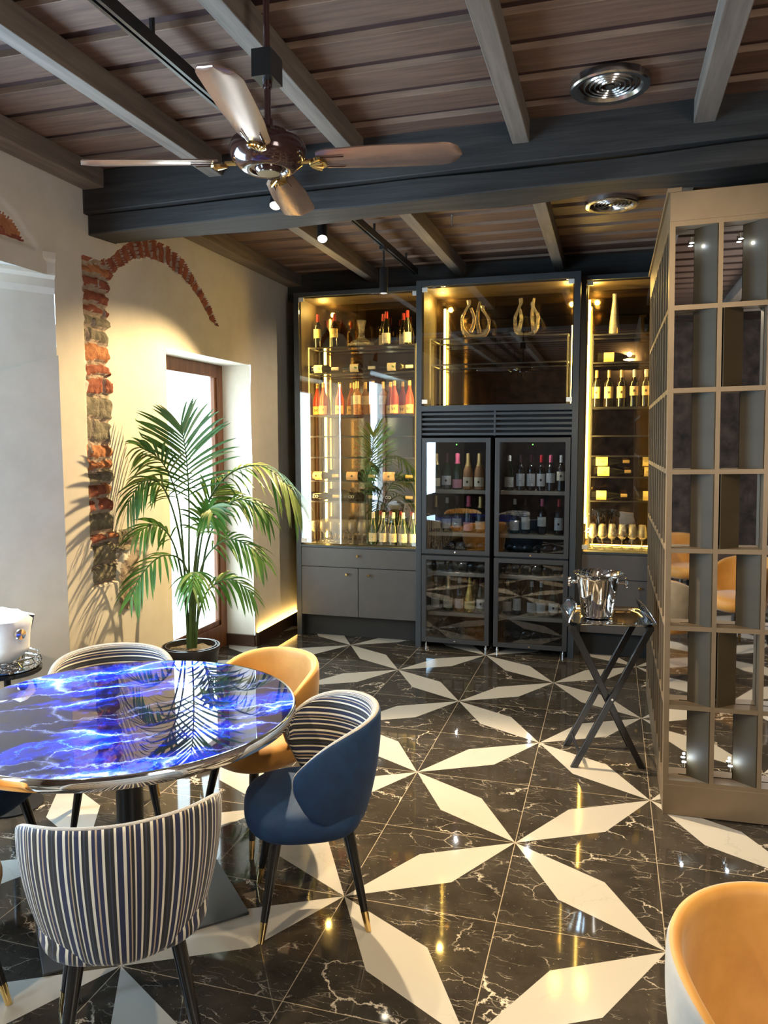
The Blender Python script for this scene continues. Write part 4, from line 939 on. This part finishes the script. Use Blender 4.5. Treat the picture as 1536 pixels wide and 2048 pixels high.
for s in (-1, 1):                                                    # raised, flaring end plates
    b_ = B(); n = 12
    for i in range(n + 1):
        u = i / n * 2 - 1; y = u * 0.20; h = 0.085 * (1 - abs(u) ** 5) + 0.004
        for k_ in range(5):
            q = k_ / 4; b_.v.append((s * (0.232 + (-0.055 if s < 0 else -0.050) * q ** 1.5 * (h / 0.09)), y, 0.014 + h * q))
    for i in range(n):
        for k_ in range(4): b_.face((i * 5 + k_, (i + 1) * 5 + k_, (i + 1) * 5 + k_ + 1, i * 5 + k_ + 1))
    o = obj('end_plate', b_.mesh('plate', m_chrome, True), TR); sm = o.modifiers.new('thick', 'SOLIDIFY'); sm.thickness = 0.003; sm.offset = 0
obj('front_handle', B().tube([(-0.045, -0.232, 0.018), (-0.04, -0.238, 0.032), (0.04, -0.238, 0.032), (0.045, -0.232, 0.018)], 0.004, 8).mesh('handle', m_chrome, True), TR)
def bucket(loc, rz, label, k=1.0):
    t = thing('champagne_bucket', label, 'ice bucket', loc, rz)
    obj('bucket_body', B().lathe([(0.0, 0.004), (0.080, 0.0), (0.086, 0.005), (0.089, 0.02), (0.095, 0.08), (0.106, 0.155), (0.120, 0.220), (0.130, 0.243), (0.136, 0.247), (0.137, 0.250), (0.134, 0.252), (0.127, 0.244), (0.117, 0.220), (0.103, 0.155), (0.092, 0.08), (0.084, 0.012), (0.0, 0.010)], 48).mesh('bucket', m_chrome, True, 60), t)
    for s in (-1, 1):
        h = obj('handle', B().lathe([(0.010, 0), (0.010, 0.038), (0.028, 0.040), (0.030, 0.046), (0.026, 0.054), (0, 0.056)], 20, axis='x').mesh('handle', m_chrome, True), t, loc=(s * 0.108, 0, 0.195), rot=(0, 0, 0 if s > 0 else pi))
    t.scale = (k, k, k); return t
bucket((0.915, 0.53, 0.803), radians(5), 'polished steel champagne bucket with knob handles standing on the serving tray')

# ------------------------------------------------------------------ little service table at the left edge
SX, SY = -1.83, -0.93
t = thing('service_table', 'slim black side table by the niche carrying a bucket with napkin', 'side table', (SX, SY, 0))
obj('tabletop', B().lathe([(0.0, 0.675), (0.155, 0.675), (0.16, 0.68), (0.16, 0.695), (0.0, 0.697)], 40).mesh('top', m_blackwood, True), t)
obj('column', B().lathe([(0.016, 0.01), (0.016, 0.68)], 16).mesh('column', m_black, True), t)
obj('foot', B().lathe([(0.0, 0.0), (0.14, 0.0), (0.14, 0.008), (0.02, 0.016), (0, 0.016)], 32).mesh('foot', m_black, True), t)
t = thing('gallery_tray', 'round chrome tray with ring gallery under the napkin-wrapped bucket', 'tray', (SX, SY, 0.698))
obj('tray_dish', B().lathe([(0.0, 0.0), (0.145, 0.0), (0.150, 0.004), (0.150, 0.010), (0.145, 0.006), (0.0, 0.004)], 40).mesh('dish', m_chrome, True), t)
for z, r in ((0.030, 0.152), (0.058, 0.150)):
    obj('gallery_ring', B().tube([(r * cos(a * pi / 20), r * sin(a * pi / 20), z) for a in range(41)], 0.0035, 6).mesh('ring', m_chrome, True), t)
for a in range(12): obj('gallery_loop', B().tube([(0.151 * cos(a * pi / 6), 0.151 * sin(a * pi / 6), 0.008), (0.157 * cos(a * pi / 6 + .1), 0.157 * sin(a * pi / 6 + .1), 0.03), (0.150 * cos(a * pi / 6), 0.150 * sin(a * pi / 6), 0.060)], 0.003, 6).mesh('loop', m_chrome, True), t)
bucket((SX, SY, 0.7025), radians(-20), 'champagne bucket wrapped in a white napkin at the left edge', 0.93)
def napkin():
    b_ = B(); n = 40; R_ = [(0.02, 0.262), (0.07, 0.270), (0.112, 0.252), (0.136, 0.240), (0.128, 0.21), (0.116, 0.16), (0.110, 0.10), (0.108, 0.06)]
    for j, (r, z) in enumerate(R_):
        for i in range(n):
            a = 2 * pi * i / n; w_ = 0.004 * sin(a * 5 + j) + 0.006 * sin(a * 3 + 1.3)
            cut = 0.03 * sin(a * 2 + 0.6) if j == len(R_) - 1 else 0
            rr_ = r + (w_ if j > 3 else 0) * 0.8; b_.v.append((rr_ * cos(a), rr_ * sin(a), z + (w_ * 1.8 if j < 3 else 0) + cut))
    for j in range(len(R_) - 1):
        for i in range(n):
            a = 2 * pi * i / n
            if 0.25 < a < 0.75: continue
            b_.face((j * n + i, j * n + (i + 1) % n, (j + 1) * n + (i + 1) % n, (j + 1) * n + i))
    b_.face(list(range(n)))
    return b_.mesh('napkin', m_cloth, True, 80)
o = obj('napkin', napkin(), loc=(SX, SY, 0.703)); tag(o, 'white linen napkin draped over the bucket at the left edge', 'napkin'); sm = o.modifiers.new('thick', 'SOLIDIFY'); sm.thickness = 0.002; sm.offset = 1

# ------------------------------------------------------------------ dining table
TB = thing('dining_table', 'round dining table with blue lightning glass top and chrome rim', 'table', (-0.817, -1.413, 0))
obj('glass_top', B().lathe([(0.0, 0.748), (0.6435, 0.748), (0.6435, 0.760), (0.0, 0.760)], 96).mesh('top', m_table, True, 15), TB)
obj('chrome_rim', B().lathe([(0.6437, 0.718), (0.650, 0.716), (0.654, 0.720), (0.654, 0.757), (0.650, 0.761), (0.6437, 0.760)], 96, cap=False).mesh('rim', m_chrome, True, 50), TB)
obj('underside', B().lathe([(0.0, 0.722), (0.642, 0.722), (0.642, 0.747), (0.0, 0.747)], 64).mesh('under', m_black, True), TB)
obj('column', B().lathe([(0.052, 0.012), (0.052, 0.72)], 32).mesh('column', m_black, True), TB)
bevel(obj('base_plate', box(-0.36, 0.36, -0.36, 0.36, 0, 0.012, 'plate', m_fridge), TB, rot=(0, 0, pi / 4)), 0.002)

# ------------------------------------------------------------------ chairs
def chair_shell(outer, inner, U=(66, 97, 107, 107, 93), zb=0.365, zt=0.80):
    """barrel backrest; +y is the back, the wings reach round to the front"""
    ns, nv = 28, 10; b_ = B(); uv = []
    def Uv(v): return radians(interp([(0, U[0]), (0.3, U[1]), (0.6, U[2]), (0.82, U[3]), (1, U[4])], v))
    def pos(s, v, ins):
        a = s * Uv(v); top = zt - 0.075 * abs(s) ** 2.2 - 0.045 * abs(s) ** 6; z = zb + 0.02 * abs(s) ** 2 + v * (top - zb)
        flare = 0.215 + 0.075 * math.sin(min(1, v * 1.05 + 0.02) * pi / 2) ** 0.8 - 0.012 * max(0, v - 0.7)
        th = 0.052 * (1 - 0.35 * v) * (1 - 0.25 * abs(s) ** 4) if ins else 0
        r = flare - th
        if ins: z = z - 0.004
        return (r * sin(a) * 1.0, r * cos(a) * 0.97 - 0.015, z), (a * 0.285, (z - zb) if ins else z)
    for ins in (0, 1):
        for i in range(ns + 1):
            for j in range(nv + 1):
                p_, t_ = pos(i / ns * 2 - 1, j / nv, ins); b_.v.append(p_); uv.append(t_)
    M_ = (nv + 1); N_ = (ns + 1) * M_
    for ins in (0, 1):
        for i in range(ns):
            for j in range(nv):
                a = ins * N_ + i * M_ + j; f_ = (a, a + 1, a + M_ + 1, a + M_)
                b_.face(f_[::-1] if ins else f_, ins)
    for i in range(ns):
        a, c = i * M_ + nv, (i + 1) * M_ + nv; b_.face((c, a, N_ + a, N_ + c), 1)
        a, c = i * M_, (i + 1) * M_; b_.face((a, c, N_ + c, N_ + a), 0)
    for j in range(nv):
        a, c = j, j + 1; b_.face((c, a, N_ + a, N_ + c), 1); a, c = ns * M_ + j, ns * M_ + j + 1; b_.face((a, c, N_ + c, N_ + a), 1)
    me = b_.mesh('backrest', [outer, inner], True, 180)
    l = me.uv_layers.new(name='fabric')
    for lp in me.loops: l.data[lp.index].uv = uv[lp.vertex_index]
    return me
def seat_mesh(m, side=None):
    b_ = B(); n = 48; prof = [(0.0, 0.345), (0.17, 0.348), (0.215, 0.36), (0.236, 0.39), (0.240, 0.43), (0.228, 0.462), (0.195, 0.480), (0.10, 0.490), (0.0, 0.492)]
    for r, z in prof:
        for i in range(n):
            a = 2 * pi * i / n; k_ = (abs(cos(a)) ** 2.8 + abs(sin(a)) ** 2.8) ** (-1 / 2.8)
            b_.v.append((r * k_ * cos(a), r * k_ * sin(a) * (1.0 if sin(a) < 0 else 0.88) - 0.02, z))
    for j in range(len(prof) - 1):
        for i in range(n): b_.face((j * n + i, j * n + (i + 1) % n, (j + 1) * n + (i + 1) % n, (j + 1) * n + i))
    me = b_.mesh('seat', m, True, 180); l = me.uv_layers.new(name='fabric')
    for lp in me.loops: v = me.vertices[lp.vertex_index].co; l.data[lp.index].uv = (v.x, v.y)
    return me
def make_chair(label, outer, inner, seat, loc, face):
    """face = compass angle (radians, world) towards which the sitter looks"""
    t = thing('upholstered_chair', label, 'chair', (*loc, 0), face + pi / 2, 'barrel-backed chairs with black legs and brass tips')
    o = obj('backrest', cached(('shell', outer.name, inner.name), lambda: chair_shell(outer, inner)), t); sb = o.modifiers.new('soft', 'SUBSURF'); sb.levels = sb.render_levels = 1
    o = obj('seat', cached(('seat', seat.name), lambda: seat_mesh(seat)), t); sb = o.modifiers.new('soft', 'SUBSURF'); sb.levels = sb.render_levels = 1
    for sx in (-1, 1):
        for sy in (-1, 1):
            a, b2 = Vector((sx * 0.135, sy * 0.13 - 0.01, 0.365)), Vector((sx * 0.195, sy * 0.195 - 0.01, 0.0))
            def P_(q): return a + (b2 - a) * q
            key = (sx, sy)
            l_ = obj('leg', cached(('leg', key), lambda: B().tube([P_(0), P_(0.5), P_(0.80)], [0.0215, 0.0175, 0.0135], 18).mesh('leg', m_blackwood, True, 60)), t)
            obj('brass_tip', cached(('tip', key), lambda: B().tube([P_(0.798), P_(1.0)], [0.0142, 0.0105], 18).mesh('tip', m_gold, True, 60)), l_, label='brass leg tip')
    return t
CH = [
 ('chair with vertical navy and cream stripes, its back turned to the viewer', m_stripev, m_stripeh, m_stripev, (-0.375, -2.075), 2.22),
 ('navy velvet chair with striped inner back, right of the blue table', m_navy, m_stripeh, m_navy, (-0.095, -1.290), pi + radians(26.6)),
 ('mustard yellow chair at the far right side of the blue table', m_must, m_must, m_must, (-0.550, -0.780), radians(-118)),
 ('striped chair at the far side of the table in front of the palm', m_stripev, m_stripeh, m_stripev, (-1.245, -0.910), radians(-55)),
 ('navy chair at the left edge, mostly hidden by the tabletop', m_navy, m_stripeh, m_navy, (-1.47, -1.56), radians(10)),
 ('mustard chair at the left edge, only its side and one leg showing', m_must, m_must, m_must, (-1.085, -2.19), radians(72)),
 ('mustard chair with beige outer shell in the bottom right corner', m_greige, m_must, m_must, (1.372, -2.345), radians(-42)),
 ('mustard chair reflected in the mirrors of the lattice screen, nearer one', m_must, m_must, m_must, (2.05, -3.3), radians(150)),
 ('mustard chair reflected in the mirrors of the lattice screen, farther one', m_must, m_must, m_must, (1.75, -4.9), radians(60))]
for c in CH: make_chair(*c)

# ------------------------------------------------------------------ potted palm
PX, PY = -1.72, 0.595
def palm():
    t = thing('potted_palm', 'tall feathery palm in a round black pot beside the window', 'potted plant', (PX, PY, 0))
    obj('pot', B().lathe([(0.0, 0.0), (0.12, 0.0), (0.13, 0.01), (0.185, 0.385), (0.192, 0.40), (0.192, 0.425), (0.183, 0.425), (0.181, 0.412), (0.172, 0.412), (0.170, 0.428), (0.163, 0.428), (0.155, 0.38), (0.0, 0.375)], 48).mesh('pot', m_pot, True, 40), t)
    b_ = B(); rn = random.Random(2); n = 20
    for j in range(6):
        for i in range(n): r = 0.156 * j / 5; a = 2 * pi * i / n; b_.v.append((r * cos(a), r * sin(a), 0.392 + rn.uniform(-0.006, 0.010) + 0.012 * (1 - j / 5)))
    for j in range(5):
        for i in range(n): b_.face((j * n + i, j * n + (i + 1) % n, (j + 1) * n + (i + 1) % n, (j + 1) * n + i))
    obj('soil', b_.mesh('soil', m_soil, True), t)
    Rv, Dv, Zv = Vector((0.863, 0.504, 0)), Vector((-0.504, 0.863, 0)), Vector((0, 0, 1))
    def W_(r, z, d): return Rv * r + Dv * d + Zv * z
    def cat(pts, n):
        out = []; P_ = [pts[0]] + pts + [pts[-1]]
        for k_ in range(n + 1):
            u = k_ / n * (len(pts) - 1); i = min(int(u), len(pts) - 2); f_ = u - i; a, b2, c, d = P_[i], P_[i + 1], P_[i + 2], P_[i + 3]
            out.append(0.5 * ((2 * b2) + (c - a) * f_ + (2 * a - 5 * b2 + 4 * c - d) * f_ ** 2 + (3 * b2 - a - 3 * c + d) * f_ ** 3))
        return out
    def safe(p_):
        q = p_.copy(); wy = PY + q.y
        lim = -1.975 if not (0.86 < wy < 2.10) else -2.24
        if PX + q.x < lim: q.x = lim - PX + 0.002
        return q
    def frond(pts, N, L, n, start, droop, seed, lit=0.2, ang=42, W0=0.0082):
        rn = random.Random(seed); C_ = cat([W_(*p_) for p_ in pts], 30); C_ = [safe(c) for c in C_]; N = W_(*N).normalized(); n = int(n * 0.85)
        f = obj('frond', B().tube(C_, [0.0085 * (1 - 0.86 * (k_ / 30)) + 0.0012 for k_ in range(31)], 7).mesh('rachis', m_stem, True), t)
        for side in (-1, 1):
            b_ = B()
            for i in range(n):
                u = start + (1 - start) * (i + 0.5 * (side > 0) * 0.6) / n; u = min(u, 0.999); k_ = u * 30; i0 = min(int(k_), 29); p0 = C_[i0].lerp(C_[i0 + 1], k_ - i0); T = (C_[i0 + 1] - C_[i0]).normalized()
                w = (u - start) / (1 - start); S_ = T.cross(N).normalized() * side
                a = radians(lerp(ang + 18, 14, w ** 1.3) if False else lerp(90 - ang + 8, 24, w) + rn.uniform(-5, 5))
                d_ = (S_ * sin(a) + T * cos(a)).normalized(); ln = L * (0.50 + 0.62 * sin(pi * min(1, 0.18 + w * 0.80))) * rn.uniform(0.88, 1.08)
                dr = droop * rn.uniform(0.7, 1.3); o = len(b_.v); K = 7; upn = d_.cross(T); upn = (N * 0.9 + upn * 0.1).normalized(); wd = d_.cross(upn).normalized()
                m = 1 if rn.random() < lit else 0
                for q in range(K + 1):
                    s = q / K; c = p0 + d_ * (ln * s * (1 - 0.25 * dr * s)) + Vector((0, 0, -1)) * (ln * dr * s * s * 0.9)
                    ww = W0 * (sin(pi * (0.12 + 0.88 * s)) ** 0.75 if s < 1 else 0) * (0.8 + 0.4 * sin(pi * w)) + 0.0004
                    for e, dn in ((-1, 0.25), (0, 0), (1, 0.25)): b_.v.append(tuple(safe(c + wd * (ww * e) + upn * (ww * dn))))
                for q in range(K):
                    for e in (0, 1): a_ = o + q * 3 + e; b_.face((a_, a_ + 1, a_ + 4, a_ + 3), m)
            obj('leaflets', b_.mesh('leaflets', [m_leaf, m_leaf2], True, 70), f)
    up, cam_ = (0, 1, 0), (0, 0.25, -1)
    # (sideways, height, depth) points of every rachis; depth < 0 comes towards the viewer
    frond([(0.00, 0.40, 0.0), (0.00, 0.95, 0.0), (0.01, 1.40, -0.02), (0.0, 1.70, -0.04), (-0.03, 1.90, -0.08)], (-0.25, 0.1, -1), 0.42, 22, 0.52, 0.22, 1, 0.15, 35, 0.0085)
    frond([(0.02, 0.40, 0.02), (0.04, 0.90, 0.03), (0.10, 1.30, 0.05), (0.26, 1.56, 0.05), (0.48, 1.63, 0.02), (0.66, 1.50, -0.04), (0.74, 1.36, -0.08)], (0.1, 1, -0.35), 0.28, 26, 0.46, 0.62, 2, 0.65, 30, 0.0080)
    frond([(-0.02, 0.40, 0.0), (-0.03, 0.95, -0.03), (-0.08, 1.30, -0.08), (-0.16, 1.52, -0.16), (-0.27, 1.54, -0.24), (-0.36, 1.40, -0.30)], (-0.3, 1, -0.7), 0.21, 18, 0.50, 0.55, 3, 0.2, 35, 0.0080)
    frond([(-0.01, 0.40, 0.0), (-0.04, 0.85, -0.05), (-0.10, 1.15, -0.12), (-0.20, 1.27, -0.22), (-0.32, 1.22, -0.32)], (-0.2, 1, -0.7), 0.19, 15, 0.52, 0.5, 4, 0.1, 35)
    frond([(0.0, 0.40, -0.02), (0.01, 0.80, -0.08), (-0.04, 1.02, -0.16), (-0.16, 1.08, -0.28), (-0.28, 0.98, -0.36), (-0.35, 0.84, -0.42)], (-0.2, 1, -0.6), 0.19, 15, 0.50, 0.5, 5, 0.05, 35)
    frond([(0.02, 0.40, 0.0), (0.04, 0.75, -0.06), (0.10, 1.02, -0.14), (0.24, 1.16, -0.20), (0.38, 1.12, -0.26), (0.47, 1.02, -0.30)], (0.1, 1, -0.6), 0.21, 17, 0.48, 0.5, 6, 0.15, 35)
    frond([(0.03, 0.40, 0.0), (0.05, 0.62, -0.06), (0.12, 0.82, -0.14), (0.26, 0.90, -0.20), (0.40, 0.80, -0.26)], (0.1, 1, -0.6), 0.20, 15, 0.50, 0.6, 7, 0.25, 35)
    frond([(0.01, 0.40, -0.01), (0.04, 0.85, -0.08), (0.09, 1.20, -0.18), (0.13, 1.36, -0.32), (0.15, 1.36, -0.46)], (0.0, 0.6, -1), 0.22, 18, 0.50, 0.55, 8, 0.35, 35, 0.011)
    frond([(0.03, 0.40, 0.02), (0.08, 0.90, 0.0), (0.16, 1.22, -0.02), (0.30, 1.40, -0.06), (0.44, 1.38, -0.12), (0.52, 1.30, -0.16)], (0.1, 1, -0.5), 0.22, 17, 0.50, 0.55, 9, 0.2, 35)
    frond([(-0.01, 0.40, 0.02), (-0.03, 0.95, 0.0), (-0.06, 1.40, -0.03), (-0.15, 1.66, -0.10), (-0.28, 1.76, -0.20)], (-0.2, 0.8, -0.8), 0.27, 18, 0.52, 0.45, 10, 0.45, 35)
    frond([(0.0, 0.40, -0.02), (0.0, 0.72, -0.1), (0.02, 0.92, -0.22), (0.03, 0.98, -0.38), (0.02, 0.90, -0.5)], (0.0, 1, -0.6), 0.20, 14, 0.50, 0.8, 11, 0.1, 35)
    frond([(0.01, 0.40, 0.03), (0.03, 0.90, 0.1), (0.10, 1.30, 0.16), (0.22, 1.48, 0.2)], (0.2, 0.4, -1), 0.26, 16, 0.55, 0.4, 12, 0.4, 35)
palm()
